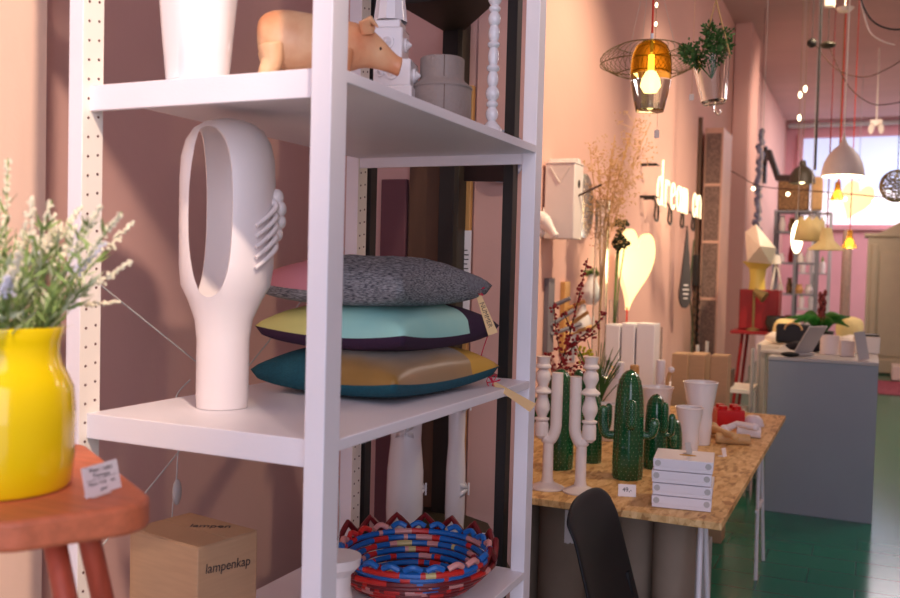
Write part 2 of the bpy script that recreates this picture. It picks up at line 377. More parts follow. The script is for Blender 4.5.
# flowers
def leafq(b, p, d, L, w, mi=0):
    d = d.normalized(); s_ = d.cross(Vector((random.uniform(-1, 1), random.uniform(-1, 1), .4))).normalized()*w
    n = d.cross(s_).normalized()*w*.5
    m = p+d*L*.45+n
    v = [b.bm.verts.new(q) for q in (p, m-s_, p+d*L, m+s_)]
    b.face(v, mi)
bq = thing('flower_bunch', 'bunch of grey-green foliage with cream flower spikes standing in the yellow vase', 'flowers', VC+Vector((0, 0, .02)))
bl = MB(M_leafpale); bg = MB(M_leaf); bs = MB(M_leaf); bf = MB(M_flower); bb = MB(M_bluefl)
for i in range(58):
    a = random.uniform(0, 2*PI); r = .05*math.sqrt(random.random()); p0 = Vector((r*math.cos(a), r*math.sin(a), .05))
    lean = random.uniform(.05, .55); hgt = random.uniform(.17, .285)*(1-.25*lean); mouth = Vector((r*math.cos(a)*1.15, r*math.sin(a)*1.15, .15))
    top = mouth+Vector((math.cos(a)*lean*.12, math.sin(a)*lean*.12, hgt-.13+.02))
    path = bez([p0, mouth, mouth.lerp(top, .5)+Vector((0, 0, .015)), top], 6); bs.sweep(path, .0011, 5)
    for j in range(26):
        t_ = random.uniform(.35, .95); q = path[int(t_*(len(path)-1))]; d = (top-mouth).normalized()*.9+Vector((random.uniform(-1, 1), random.uniform(-1, 1), random.uniform(-.3, .5)))
        leafq(bg if random.random() < .55 else bl, q, d, random.uniform(.015, .034), random.uniform(.0014, .0028))
    if i % 3 != 0:
        tgt = bb if i % 10 == 0 else bf; d = (path[-1]-path[-3]).normalized()
        for j in range(44):
            t_ = j/44; rr = .0075*(1-t_*.75)
            q = path[-1]+d*t_*.05+Vector((random.uniform(-1, 1), random.uniform(-1, 1), random.uniform(-.4, .4)))*rr
            tgt.ball(q, .0023, n=5, m=3)
for px, py in ((52, 200), (8, 158), (122, 212), (102, 205), (-2, 195)):
    e = ray(px, py, 'y', VC.y+.02)-(VC+Vector((0, 0, .02))); p0 = Vector((e.x*.25, e.y*.3, .14)); mid = p0.lerp(e, .55)+Vector((0, 0, .01)); path = bez([p0, mid, e], 10); bs.sweep(path, .001, 5)
    for j in range(70):
        t_ = .6+.4*j/70; q = path[min(int(t_*20), 20)]+Vector((random.uniform(-1, 1), random.uniform(-1, 1), random.uniform(-1, 1)))*.0042*(1.2-t_*.5); bf.ball(q, .0018, n=5, m=3)
    for j in range(20):
        q = path[int(random.uniform(.1, .8)*20)]; leafq(bg, q, Vector((random.uniform(-1, 1), random.uniform(-1, 1), .8)), .026, .0022)
bs.build('stem', bq); o = bg.build('leaves', bq); o['kind'] = 'stuff'; o['label'] = 'mid green needle leaves'
o = bl.build('leaves', bq); o['kind'] = 'stuff'; o['label'] = 'pale grey-green needle leaves'
o = bf.build('flower_spikes', bq); o['kind'] = 'stuff'; o = bb.build('flower_spikes', bq); o['kind'] = 'stuff'; o['label'] = 'lilac-white flower spikes'
# price card
pc = ray(85, 502, 'z', SZ); pr = ray(123, 489, 'z', SZ); ax = Vector((pr.x-pc.x, pr.y-pc.y, 0)).normalized(); rz = math.atan2(ax.y, ax.x)
card = thing('price_card', 'handwritten white price card propped on the salmon stool', 'price card', (pc+pr)/2+Vector((0, 0, .001)), rz)
b = MB(M_paper); R = Matrix.Rotation(-.22, 3, 'X')
b.box(R@Vector((0, 0, .019)), (.060, .0008, .034), R=R); b.box((-.004, .006, .0006), (.03, .014, .0008)); b.build('card', card)
for s_, z_, sz_ in (('Vaas / tafel', .030, .0065), ('Portugal', .0235, .006), ('25cm  h18    49,-', .0145, .005), ('geel', .0075, .005)):
    q = R@Vector((0, -.0007, z_)); text(s_, 'handwriting', sz_, M_ink, card, q, (PI/2-.22, .05, 0), .0001, sx=1.4)
b = MB(M_ink); q = R@Vector((0, -.0006, .0195)); b.box(q, (.050, .0004, .0005), R=R); b.build('ruled_line', card)

# ------------------------------------------------------------------ cardboard box inside the rack
a = ray(130, 529, 'z', .965); c_ = ray(198, 549, 'z', .965); d_ = ray(250, 528, 'z', .965)
u = Vector((c_.x-a.x, c_.y-a.y, 0)); v = Vector((d_.x-c_.x, d_.y-c_.y, 0))
ang = math.atan2(u.y, u.x); w1 = u.length
nv = Vector((-math.sin(ang), math.cos(ang), 0)); w2 = max(.12, v.dot(nv))
w2 = .135; HB = .965-.7425
box = thing('cardboard_box', 'brown cardboard box with black handwriting on the bottom shelf of the rack', 'box', (a.x+u.x/2+nv.x*w2/2, a.y+u.y/2+nv.y*w2/2, .7425), ang)
b = MB([M_card, M_carddark]); b.box((0, 0, HB/2), (w1, w2, HB)); b.build('box_body', box, bevel=.002)
b = MB(M_card); b.box((0, -w2/4, HB+.0012), (w1, w2/2-.002, .002)); b.box((0, w2/4, HB+.0012), (w1, w2/2-.002, .002)); b.build('flap', box, bevel=.0008)
for s_, z_ in (('lampenkap', .06),):
    text(s_, 'handwriting', .024, M_ink, box, (w1/2+.0006, .0, HB*.80), (PI/2, .10, PI/2), .0002)
text('lampen', 'handwriting', .026, M_ink, box, (.01, .03, HB+.0026), (0, 0, .6), .0002)

# ------------------------------------------------------------------ pierced vase (boolean-cut shell)
pv = ray(222, 407, 'z', ZB_+.001); view = Vector((pv.x, pv.y, 0)).normalized(); side = Vector((view.y, -view.x, 0))   # side = screen right
pvase = thing('pierced_vase', 'tall white ceramic vase with a long oval opening and moulded curls on its side', 'vase', pv, math.atan2(side.y, side.x))
def shell(off):
    prf = [(.044, 0), (.0455, .02), (.0455, .12), (.050, .155), (.064, .19), (.077, .215), (.081, .25), (.082, .32), (.082, .40), (.080, .438), (.073, .466), (.060, .487), (.040, .500), (.018, .505), (0, .506)]
    return [(max(r-off, 0) if r else 0, max(z, off)-(off if z > .3 else 0)*(z/.505)) for r, z in prf]
b = MB(M_ceramic); b.lathe([(0, 0)]+shell(0), n=72, sx=1.0, sy=.80); outer = b
o1 = outer.build('vase_body', None)
b = MB(M_ceramic); b.lathe([(0, .006)]+shell(.0042), n=72, sx=1.0, sy=.80); o2 = b.build('tmp', None)
# the waist of the outline shifts the upper body slightly right, like the photo
def shift(o):
    for v_ in o.data.vertices:
        z = v_.co.z; t_ = min(max((z-.13)/.12, 0), 1); t_ = t_*t_*(3-2*t_); v_.co.x += .004*t_
shift(o1); shift(o2)
ov = [(.030*math.copysign(abs(math.cos(t_))**.85, math.cos(t_)), .1455*math.copysign(abs(math.sin(t_))**.8, math.sin(t_))) for t_ in [2*PI*i/64 for i in range(64)]]
ov = [(x*1.0, y) for x, y in ov]
b = MB(M_ceramic); Mx = Matrix.Rotation(math.radians(20), 4, 'Z')@Matrix.Rotation(PI/2, 4, 'X')
b.prism([(x-.0, y) for x, y in ov], .5, 0, Matrix.Translation((-.0435, 0, .342))@Matrix.Translation(Mx.to_3x3()@Vector((0, 0, -.25)))@Mx); o3 = b.build('tmp', None)
for tool in (o2, o3):
    md = o1.modifiers.new('x', 'BOOLEAN'); md.operation = 'DIFFERENCE'; md.object = tool; md.solver = 'EXACT'
dg = bpy.context.evaluated_depsgraph_get(); me = bpy.data.meshes.new_from_object(o1.evaluated_get(dg)); o1.modifiers.clear(); o1.data = me; me.set_sharp_from_angle(angle=math.radians(50))
bpy.data.objects.remove(o2); bpy.data.objects.remove(o3); o1.parent = pvase
md = o1.modifiers.new('b', 'BEVEL'); md.width = .0008; md.segments = 2; md.limit_method = 'ANGLE'; md.angle_limit = 1
b = MB(M_ceramic)
for i in range(5):     # moulded drapery curls hugging the side
    z = .355-.018*i
    b.sweep(bez([(.080, -.018, z+.010), (.086, -.030, z), (.074, -.044, z-.016), (.052, -.058, z-.036)], 5), [.0065-.0002*j for j in range(16)], 10)
for q, r in (((.088, -.010, .372), .014), ((.093, -.014, .352), .0135), ((.093, -.008, .330), .0135), ((.088, -.014, .308), .013), ((.083, -.010, .288), .011)):
    b.ball(q, (r*.9, r, r*1.1), n=14, m=10)
b.build('moulded_curls', pvase, flat=80)

# ------------------------------------------------------------------ cushions
def cushion(name, label, c, sx, sy, T, rz, region, mats, tilt=(0, 0), seed=0):
    t_ = thing(name, label, 'cushion', c, rz, 'stacked cushions on the rack')
    b = MB(mats); n = 44; top = {}; bot = {}
    for i in range(n+1):
        for j in range(n+1):
            u_, v_ = 2*i/n-1, 2*j/n-1
            e = max(1-abs(u_)**2.6, 0)*max(1-abs(v_)**2.6, 0)
            pin = 1-.075*(1-v_*v_)*abs(u_)**3; pin2 = 1-.06*(1-u_*u_)*abs(v_)**3
            x = u_*sx/2*pin; y = v_*sy/2*pin2
            sm = .30*T; h = (T-sm)*(e**.40)
            w = noise.noise(Vector((x*9+seed, y*9, seed)))*.012*e + noise.noise(Vector((x*30+y*14, y*8, seed+5)))*.004*e + .003*math.sin((u_+v_)*9+seed)*(abs(u_)**4+abs(v_)**4)*e
            lift = .014*(abs(u_*v_)**2)
            top[i, j] = b.bm.verts.new((x, y, sm+h+w+lift))
            bot[i, j] = top[i, j] if i in (0, n) or j in (0, n) else b.bm.verts.new((x, y, max(sm-sm*1.02*e**.22+lift*.7, 0)))
    for i in range(n):
        for j in range(n):
            u_, v_ = 2*(i+.5)/n-1, 2*(j+.5)/n-1
            b.face([top[i, j], top[i+1, j], top[i+1, j+1], top[i, j+1]], region(u_, v_))
            b.face([bot[i, j], bot[i, j+1], bot[i+1, j+1], bot[i+1, j]], 3)
    b.build('cover', t_, flat=180)
    b = MB(mats[3]); P = []
    for i in range(n): P.append(top[i, 0].co if False else None)
    return t_
CX, CY = -.926, 1.70
c1 = cushion('cushion', 'gold and teal cushion at the bottom of the cushion stack', (CX+.008, CY-.02, ZB_+.0015), .345, .41, .098, -.10, lambda u, v: 0 if u+v*.55 < -.62 else (2 if v > .52 else 1), [M_teal, M_gold, M_yolk, M_teal], seed=1)
c2 = cushion('cushion', 'mint and plum cushion in the middle of the cushion stack', (CX+.004, CY-.005, ZB_+.088), .345, .41, .100, -.06, lambda u, v: 0 if u+v*.3 < -.55 else (2 if v > .42 else 1), [M_lime, M_mint, M_plum, M_plum], seed=4)
c3 = cushion('cushion', 'grey melange cushion with a dusty pink corner on top of the cushion stack', (CX-.004, CY-.02, ZB_+.176), .345, .40, .100, -.04, lambda u, v: 0 if u+v*.35 < -.55 else (2 if v > .5 else 1), [M_pinkf, M_mel, M_lgf, M_mel], seed=9)
def cushtag(p, p2, label, txt, hang):
    t_ = thing('cushion_tag', label, 'tag', p, 0, 'kraft tags tied to the cushions')
    p2 = Vector(p2)-Vector(p); d = p2.normalized(); Z = Vector(hang).normalized(); Y = Z.cross(d).normalized(); X = d; Z = X.cross(Y)
    b = MB(M_tag); L_ = p2.length; w = .011; Mx = Matrix((X, Y, Z)).transposed().to_4x4()
    pts = [(.008, -w*.5), (L_, -w), (L_, w), (.008, w*.5), (0, 0)]; b.prism(pts, .0008, 0, Mx); b.build('tag_card', t_)
    if txt:
        o = text(txt, 'lettering', .014, M_ink, t_, (0, 0, 0), (0, 0, 0), .0001); o.matrix_local = Matrix.Translation(X*L_*.56+Z*.0011)@Mx
    b = MB(M_red)
    for k in range(5):
        a = 2*PI*k/5; r = .014
        b.sweep(bez([(0, 0, .002), (r*math.cos(a), r*math.sin(a)*.6, .006+r*math.sin(a)*.8), (r*1.2*math.cos(a+.6), .004, r*math.sin(a+.6)), (0, 0, .002)], 6), .0011, 5)
    b.build('twine_bow', t_); return t_
ct = ray(477, 291, 'y', 1.83); ce = ray(493, 334, 'y', 1.83)
cushtag(ct, ce, 'kraft tag with black lettering tied by red twine to the grey top cushion', 'NUMMER', (.5, -.8, .1))
ct = ray(493, 383, 'y', 1.86); ct.x += .0; ce = ray(533, 408, 'y', 1.80)
t_ = cushtag(ct, ce, 'plain kraft tag hanging by red twine off the shelf edge from the lower cushions', '', (.3, -.9, .35))
b = MB(M_red); s0 = ray(489, 332, 'y', 1.87)-ct; b.sweep(bez([s0, ray(480, 362, 'y', 1.86)-ct, ray(487, 374, 'y', 1.86)-ct, (0, 0, 0)], 6), .0012, 5); b.build('twine', t_)

# ------------------------------------------------------------------ objects on the top shelf
p = ray(193, 77, 'z', ZA); p = Vector((-1.012, 1.205, ZA+.001))
v_ = thing('white_vase', 'glossy white facetted vase at the left end of the top shelf', 'vase', p)
b = MB(M_gloss)
def facet(a, z): return 1+.035*math.cos(6*a+z*9)*min(z/.1, 1)
b.lathe([(0, 0), (.045, 0), (.050, .006), (.056, .08), (.062, .16), (.065, .24), (.060, .24), (.05, .1), (0, .02)], n=48, fn=facet); b.build('vase_body', v_)
# pig
pg0 = Vector((-.868, 1.325, ZA+.001)); pd = Vector((.80, .60, 0)); prz = math.atan2(pd.y, pd.x)
pig = thing('pig_figure', 'peach coloured ceramic pig figure standing behind the front post on the top shelf', 'pig figure', pg0, prz); pig.scale = (.79, .90, .96)
b = MB(M_pig)
P = [(-.118, .088, .012), (-.112, .088, .034), (-.098, .092, .046), (-.07, .094, .053), (-.03, .090, .054), (.01, .088, .053), (.045, .088, .050), (.075, .090, .045), (.10, .092, .040), (.122, .088, .034), (.145, .078, .026), (.165, .069, .0195), (.180, .063, .0170), (.187, .061, .0182), (.191, .060, .0165)]
b.sweep([(x, 0, z) for x, z, r in P], [r for x, z, r in P], 24, flat=.82)
for sy in (-1, 1):
    for (x, lean) in ((-.088, -.008), (.055, .006)):
        y = sy*.026; b.sweep(bez([(x, y, .08), (x+.002, y, .05), (x+lean-.004, y*1.05, .024), (x+lean, y*1.05, 0)], 4), [.030, .029, .028, .026, .0245, .022, .020, .018, .016, .015, .014, .0145, .0155], 14, flat=.9)
    b.ball((.136, sy*.021, .088), (.004, .003, .004))
b.build('pig_body', pig, sub=1, flat=80)
for sy in (-1, 1):
    b = MB(M_pig); R = Matrix.Rotation(.7, 3, 'Y')@Matrix.Rotation(sy*.5, 3, 'X'); b.sweep([(.112, sy*.030, .108), (.110, sy*.036, .122), (.118, sy*.042, .130), (.132, sy*.045, .118)], [.013, .019, .015, .004], 14, flat=.4); b.build('ear', pig)
    b = MB(M_twig); b.ball((.142, sy*.022, .086), .0028); b.build('eye', pig)
b = MB(M_pig); b.sweep(bez([(-.105, 0, .095), (-.113, .004, .09), (-.112, 0, .08)], 5), .0035, 8) if True else b.sweep(bez([(-.115, 0, .10), (-.128, .006, .098), (-.128, -.006, .086), (-.122, 0, .08)], 5), .0035, 8); b.build('tail', pig)
# rough plaster form behind
b = MB(M_plaster); 
b.ball((0, 0, .035), (.10, .032, .038), n=40, m=24)
for v2 in b.bm.verts:
    v2.co += v2.co.normalized()*noise.noise(v2.co*55)*.008; v2.co.z = max(v2.co.z, 0)
tag(b.build('plaster_dish', None, (-1.045, 1.47, ZA+.001), (0, 0, .95)), 'rough textured plaster dish lying behind the pig figure', 'dish')
b = MB(M_plaster); b.ball((0, 0, .030), (.05, .024, .032), n=32, m=20)
for v2 in b.bm.verts:
    v2.co += v2.co.normalized()*noise.noise(v2.co*55+Vector((3, 3, 3)))*.006; v2.co.z = max(v2.co.z, 0)
tag(b.build('plaster_stone', None, (-.885, 1.535, ZA+.001), (0, 0, 1.0)), 'small rough plaster stone below the snout of the pig figure', 'ornament')
# stepped tower
tw = thing('tower_vase', 'white glazed stepped tower vase with round studs, right of the pig figure', 'vase', (-.855, 1.60, ZA+.001), .25)
b = MB(M_gloss)
def block(x, z, w, h, r=.0): b.box((x, 0, z+h/2), (w, w, h))
block(0, 0, .082, .060); block(.0, .060, .074, .052); block(-.012, .112, .060, .062); block(-.014, .174, .052, .016)
b.build('tower_body', tw, bevel=.003)
b = MB(M_gloss); b.lathe([(.033, 0), (.027, .05), (.024, .11), (.020, .11), (.02, 0)], c=(-.014, 0, .19), n=24, fn=lambda a, z: 1+.03*math.cos(12*a)); b.build('spout', tw)
def stud(x, y, z, d, r=.014):
    c0 = Vector((x, y, z)); d = Vector(d); b = MB(M_gloss); b.sweep([c0, c0+d*.004], r, 20); b.sweep([c0+d*.004, c0+d*.012], [r*.7, r*.15], 16); b.build('stud', tw)
for z, w, off in ((.03, .082, 0), (.086, .074, 0), (.145, .060, -.012)):
    stud(off, -w/2, z, (0, -1, 0)); stud(off+w/2, 0, z, (1, 0, 0))
    if w > .07: stud(off-.022, -w/2, z, (0, -1, 0), .009)
# leather covered jar
jr = thing('leather_jar', 'grey leather covered jar with a stepped neck beside the tower vase', 'jar', (-.778, 1.648, ZA+.001))
jr.scale = (1.13, 1.13, 1.13); b = MB(M_leather); b.lathe([(0, 0), (.050, 0), (.052, .004), (.052, .056), (.049, .063), (.040, .070), (.0385, .074), (.0385, .108), (.0365, .110), (.034, .108), (.034, .04), (0, .03)], n=48); b.build('jar_body', jr)
b = MB(M_brown)
for z0_, z1_, r in ((.002, .06, .0525), (.073, .109, .0392)):
    a = -1.05; b.box((r*math.cos(a), r*math.sin(a), (z0_+z1_)/2), (.001, .0012, z1_-z0_), rot=a)
b.build('seam', jr); b = MB(M_leather); b.lathe([(.0525, .0555), (.0538, .058), (.0525, .061)], n=48, close=True); b.build('piping', jr)
# bobbin candlestick
def bobbin(h, r, base, n=6, seed=0):
    pr = [(0, 0), (base, 0), (base, .005), (base*.75, .014), (r*.6, .024)]
    z = .024; k = 0
    seq = [(1.0, .028), (.95, .014), (1.1, .030), (.9, .030), (1.05, .016), (.85, .034), (1.0, .014), (.9, .032)]
    while z < h-.02:
        m, dz = seq[(k+seed) % len(seq)]
        for t_ in (.25, .5, .75, 1): pr.append((r*(.62+(m-.62)*math.sin(PI*t_)**.8), z+dz*t_))
        z += dz; k += 1
    pr += [(r*.9, z+.004), (r*1.0, z+.012), (r*.6, z+.012), (0, z+.008)]; return pr
cs = thing('bobbin_candlestick', 'tall white turned bobbin candlestick at the right end of the top shelf', 'candlestick', (-.732, 1.80, ZA+.001))
b = MB(M_gloss); b.lathe(bobbin(.36, .0135, .023), n=28); b.build('turned_stem', cs)

# ------------------------------------------------------------------ bottom shelf: baskets, candle pot, butterfly vases
def coil_basket(name, label, c, R0, R1, H, rr, mats, weights, loops=0, loopm=None, seed=1):
    random.seed(seed); t_ = thing(name, label, 'basket', c); b = MB(mats); N = int(H/(rr*1.75))
    for i in range(N+1):
        f = i/N; R = R0+(R1-R0)*f**.75; z = rr+i*rr*1.75; n = 96; start = len(b.bm.faces)
        b.sweep([(R*math.cos(2*PI*k/n), R*math.sin(2*PI*k/n), z) for k in range(n)], [rr*random.uniform(.93, 1.06) for k in range(n)], 7, closed=True)
        b.bm.faces.ensure_lookup_table(); run = 0; mi = 0
        for k in range(n):
            if run <= 0: run = random.randint(1, 4); mi = random.choices(range(len(mats)), weights)[0]
            run -= 1
            for q in range(7): b.bm.faces[start+k*7+q].material_index = mi
    b.build('coiled_wall', t_)
    b = MB(mats[0])
    for i in range(int(R0/(rr*1.9))):
        R = R0-(i+1)*rr*1.9; b.sweep([(R*math.cos(2*PI*k/40), R*math.sin(2*PI*k/40), rr) for k in range(40)], rr, 6, closed=True, mi=0)
    b.build('coiled_base', t_)
    if loops:
        b = MB(loopm or mats[:1]); z = H+rr; pts = []; n = loops*2
        for k in range(n*2+9):
            a = -.35+2*PI*k/(n*4); tri = abs(((k/4) % 2)-1); pts.append((R1*math.cos(a)*1.01, R1*math.sin(a)*1.01, z+rr+tri*.034))
        b.sweep(pts, rr*1.05, 7); b.build('zigzag_rim', t_)
    else:
        for q in range(22):
            a = 2*PI*q/22; b = MB(mats[random.choices(range(len(mats)), weights)[0]]); c0 = Vector((R1*math.cos(a), R1*math.sin(a), H+rr*1.6)); tn = Vector((-math.sin(a), math.cos(a), 0)); b.sweep(bez([c0-tn*.017, c0+Vector((0, 0, .005))+c0.normalized()*.005, c0+tn*.017], 5), rr*.95, 7); b.build('rim_loop', t_)
    return t_
b3c = Vector((-.905, 1.64, ZC_+.001))
coil_basket('coil_basket', 'maroon coiled fabric basket with a zigzag rim, behind and under the blue basket', (-.895, 1.80, ZC_+.001), .115, .183, .060, .0065, [M_basmar, M_baspink, M_basred], [8, 1, 2], 17, [M_basmar], 3)
coil_basket('coil_basket', 'blue and red coiled fabric basket at the front of the bottom shelf', (-.868, 1.765, ZC_+.014), .086, .157, .075, .0065, [M_basblue, M_basred, M_baspink, M_bascream], [12, 3, 3, 1], 0, None, 5)
# candle pot
cp = thing('turned_pot', 'white turned ceramic pot with a wide lid by the near post on the bottom shelf', 'pot', (ray(337, 558, 'y', 1.42).x, 1.42, ZC_+.001))
cp.scale = (1, 1, (ray(337, 556, 'y', 1.42).z-ZC_)/.105)
b = MB(M_ceramic); b.lathe([(0, 0), (.034, 0), (.036, .01), (.028, .03), (.034, .05), (.026, .07), (.026, .085), (.042, .095), (.044, .105), (0, .106)], n=40); b.build('pot_body', cp)
b = MB(M_lgrey); b.sweep(bez([(0, 0, .105), (.004, 0, .15), (-.012, .01, .20)], 6), .001, 5); b.build('string', cp)
def butterfly(b, c, sc, rot):
    R = Matrix.Rotation(rot[2], 3, 'Z')@Matrix.Rotation(rot[0], 3, 'X')
    for s_ in (-1, 1):
        for up in (1, -1):
            pts = [(0, 0), (s_*.5, .55*up), (s_*1.0, .7*up), (s_*.9, .2*up), (s_*.4, 0)]
            F = Matrix.Rotation(s_*.7, 3, 'Y'); vs = [b.bm.verts.new(Vector(c)+R@(F@Vector((x*sc, y*sc*.9, 0)))) for x, y in pts]; b.face(vs)
    b.cyl(Vector(c)+R@Vector((0, -sc*.5, 0)), Vector(c)+R@Vector((0, sc*.5, 0)), sc*.07, None, 6)
def birchvase(label, c, r, h, bf, rz):
    t_ = thing('butterfly_vase', label, 'vase', c, rz, 'white butterfly vases'); b = MB(M_gloss)
    b.lathe([(0, 0), (r, 0), (r*1.05, h*.15), (r*1.08, h*.4), (r*.95, h*.6), (r*.98, h*.8), (r*.9, h), (r*.82, h), (r*.8, h*.5), (0, h*.05)], n=36, fn=lambda a, z: 1+.05*math.sin(2*a+z*14)+(.04*math.sin(5*a) if z > h*.97 else 0)); b.build('vase_body', t_)
    for (a, z, s_) in bf:
        b = MB(M_gloss); butterfly(b, (math.cos(a)*(r+.012), math.sin(a)*(r+.012), z), s_, (PI/2, 0, a+PI/2)); b.build('butterfly', t_, solid=.0012)
    return t_
birchvase('thick white butterfly vase standing behind the maroon basket', (-1.17, 2.30, .70), .048, .43, [(.25, .385, .036), (.3, .12, .034), (-1.2, .29, .034)], 0)
birchvase('slender white butterfly vase in front of the dark corner shelf', (-1.045, 2.37, .70), .026, .425, [(.30, .42, .028), (.25, .36, .032), (.3, .12, .034)], 0)

# ------------------------------------------------------------------ black corner rack behind
cr0 = thing('corner_rack', 'black steel corner shelving rack behind the white rack', 'shelving', (-1.16, 2.03, 0))
bpst = [(-1.183, 2.085, .024), (-.795, 2.085, .026), (-1.165, 2.535, .05)]
for i, (x, y, w) in enumerate(bpst):
    b = MB([M_black, M_olive]); b.box((x+1.16, y-2.03, 1.35), (w, .034, 2.7)); 
    if i == 2: b.box((w/2+.008+x+1.16, y-2.03+.012, 1.35), (.016, .06, 2.7), 1)
    b.build('post', cr0, bevel=.0015)
for z in (.69, 1.165, 2.16):
    b = MB(M_olive); pts = [(-.03, .055), (.36, .045), (.38, .08), (.03, .51), (-.03, .51)]
    if z < .9: pts = [(-.08, .055), (.36, .045), (.385, .09), (.17, .46), (.03, .53), (-.08, .53)]
    b.prism(pts, .012, 0, Matrix.Translation((0, 0, z-.004))); b.build('shelf', cr0, bevel=.001)
p0 = ray(466, 173, 'y', 2.50); p1 = ray(515, 172, 'y', 2.09)
b = MB(M_black); d = p1-p0; Rm = d.to_track_quat('X', 'Z').to_matrix(); o_ = Vector((-1.16, 2.03, 0)); b.box((p0+p1)/2-o_, (d.length, .012, .048), R=Rm); b.build('cross_bar', cr0)
b = MB(M_black); b.box((.16, .055, 2.13), (.40, .012, .04)); b.build('cross_bar', cr0)
# leaning brown panel, wood strip, printed card on wall
b = MB([M_brown]); b.box((0, 0, 1.0), (.13, .02, 2.0)); tag(b.build('wooden_board_and_shadow', None, (-1.255, 2.584, 0), bevel=.003), 'dark brown wooden board leaning on the pink wall behind the corner rack', 'board')
b = MB([M_brown]); b.box((0, 0, .86), (.09, .02, 1.72)); tag(b.build('wall_shadow', None, (-1.375, 2.584, 0), bevel=.003) if False else b.build('wooden_board_and_shadow', None, (-1.375, 2.584, 0), bevel=.003), 'plum-brown slab standing in for a wall shadow, left of the tall dark board', 'board').data.materials[0] = mat('wall_shadow', (112, 70, 76), .8)  # shadow on the pink wall, shaped as a plum-coloured slab
b = MB([M_oak]); b.box((0, 0, 1.0), (.045, .02, 2.0)); tag(b.build('oak_batten', None, (-1.132, 2.584, 0), bevel=.003), 'narrow oak batten standing beside the dark brown panel', 'batten')
ps = thing('printed_sheet', 'white printed sheet hanging on the oak batten', 'sheet', (-1.120, 2.5715, 1.25))
b = MB(M_paper); b.box((0, 0, .14), (.036, .002, .34)); b.build('paper', ps); b = MB(M_ink)
for k_ in range(7): b.box((.0, -.0015, .25-.014*k_), (.022 if k_ % 3 else .014, .0006, .003))
b.build('print_lines', ps)
# price tag on the black rack shelf
tp = ray(486, 531, 'y', 2.08); tp.z = .699
pt = thing('price_card', 'small white price card on the lower corner rack shelf behind the blue basket', 'price card', tp+Vector((-.0, 0, 0)), .5)
b = MB(M_paper); b.box((0, 0, .075), (.034, .001, .045)); b.box((0, .004, .03), (.005, .005, .06)); b.build('card', pt); text('9,-', 'handwriting', .016, M_ink, pt, (0, -.0008, .078), (PI/2, 0, 0), .0002)

# ------------------------------------------------------------------ wall objects
def onwall(px, py, off=0): return ray(px, py, 'x', WX+off)
def plate(name, label, px, py, r, m, pos=None, rot=(0, PI/2, 0)):
    t_ = thing(name, label, 'plate', pos or onwall(px, py, .002)); b = MB(m)
    b.lathe([(0, 0), (r*.55, 0), (r*.62, .006), (r, .022), (r, .026), (r*.6, .011), (0, .006)], n=48); b.build('plate_body', t_, rot=rot); return t_
plate('wall_plate', 'blue and white decorated plate hanging on the wall behind the rack', 504, 158, .078, M_plate, ray(504, 157, 'y', 2.586), (PI/2, 0, 0))
plate('mirror_plate', 'dark silvered round plate hanging on the wall beneath the birdhouse', 581, 206, .20, M_mirror)
bh = thing('birdhouse', 'white ceramic milk-carton birdhouse with a dark perch mounted on the wall', 'birdhouse', (WX+.005, 4.90, 1.62))
b = MB(M_ceramic); b.box((.095, 0, .20), (.17, .16, .41)); b.build('carton_body', bh, bevel=.006)
b = MB(M_ceramic); b.box((.095, 0, .42), (.17, .05, .035)); b.box((.095, 0, .41), (.175, .165, .012)); b.build('folded_top', bh, bevel=.004)
b = MB(M_clay); 
for s_ in (-1, 1): b.sweep([(.095, -.0812, .30), (.095+s_*.055, -.0812, .385)], .003, 6)
b.build('moulded_fold', bh)
b = MB(M_black); b.sweep([(.179, 0, .30), (.1815, 0, .30)], .022, 20); b.build('entrance_hole', bh)
b = MB(M_twig); b.sweep([(.16, -.01, .225), (.29, .06, .30)], .006, 8); b.build('perch', bh)
# animal head
ah = thing('animal_head_hook', 'white ceramic animal head hook on the wall below the birdhouse', 'wall hook', (WX, 4.70, 1.63)); ah.scale = (.68, .75, .72)
b = MB(M_ceramic); b.sweep(bez([(0, 0, .10), (.05, 0, .12), (.10, -.01, .09), (.15, -.02, .04), (.185, -.03, .0), (.195, -.032, -.015)], 5), [.062]*6+[.06]*5+[.052, .048, .044, .04, .037, .034, .032, .031, .030, .030, .030, .031, .029, .024, .012], 18, flat=.85)
b.sweep(bez([(.0, 0, .04), (.04, 0, .02), (.09, -.01, .03)], 5), [.05, .05, .05, .048, .046, .044, .042, .04, .036, .03, .02], 14); b.build('head', ah)
for s_ in (-1, 1): b = MB(M_ceramic); b.sweep([(.06, s_*.05, .15), (.055, s_*.07, .19), (.05, s_*.075, .21)], [.016, .012, .003], 10, flat=.5); b.build('ear', ah)
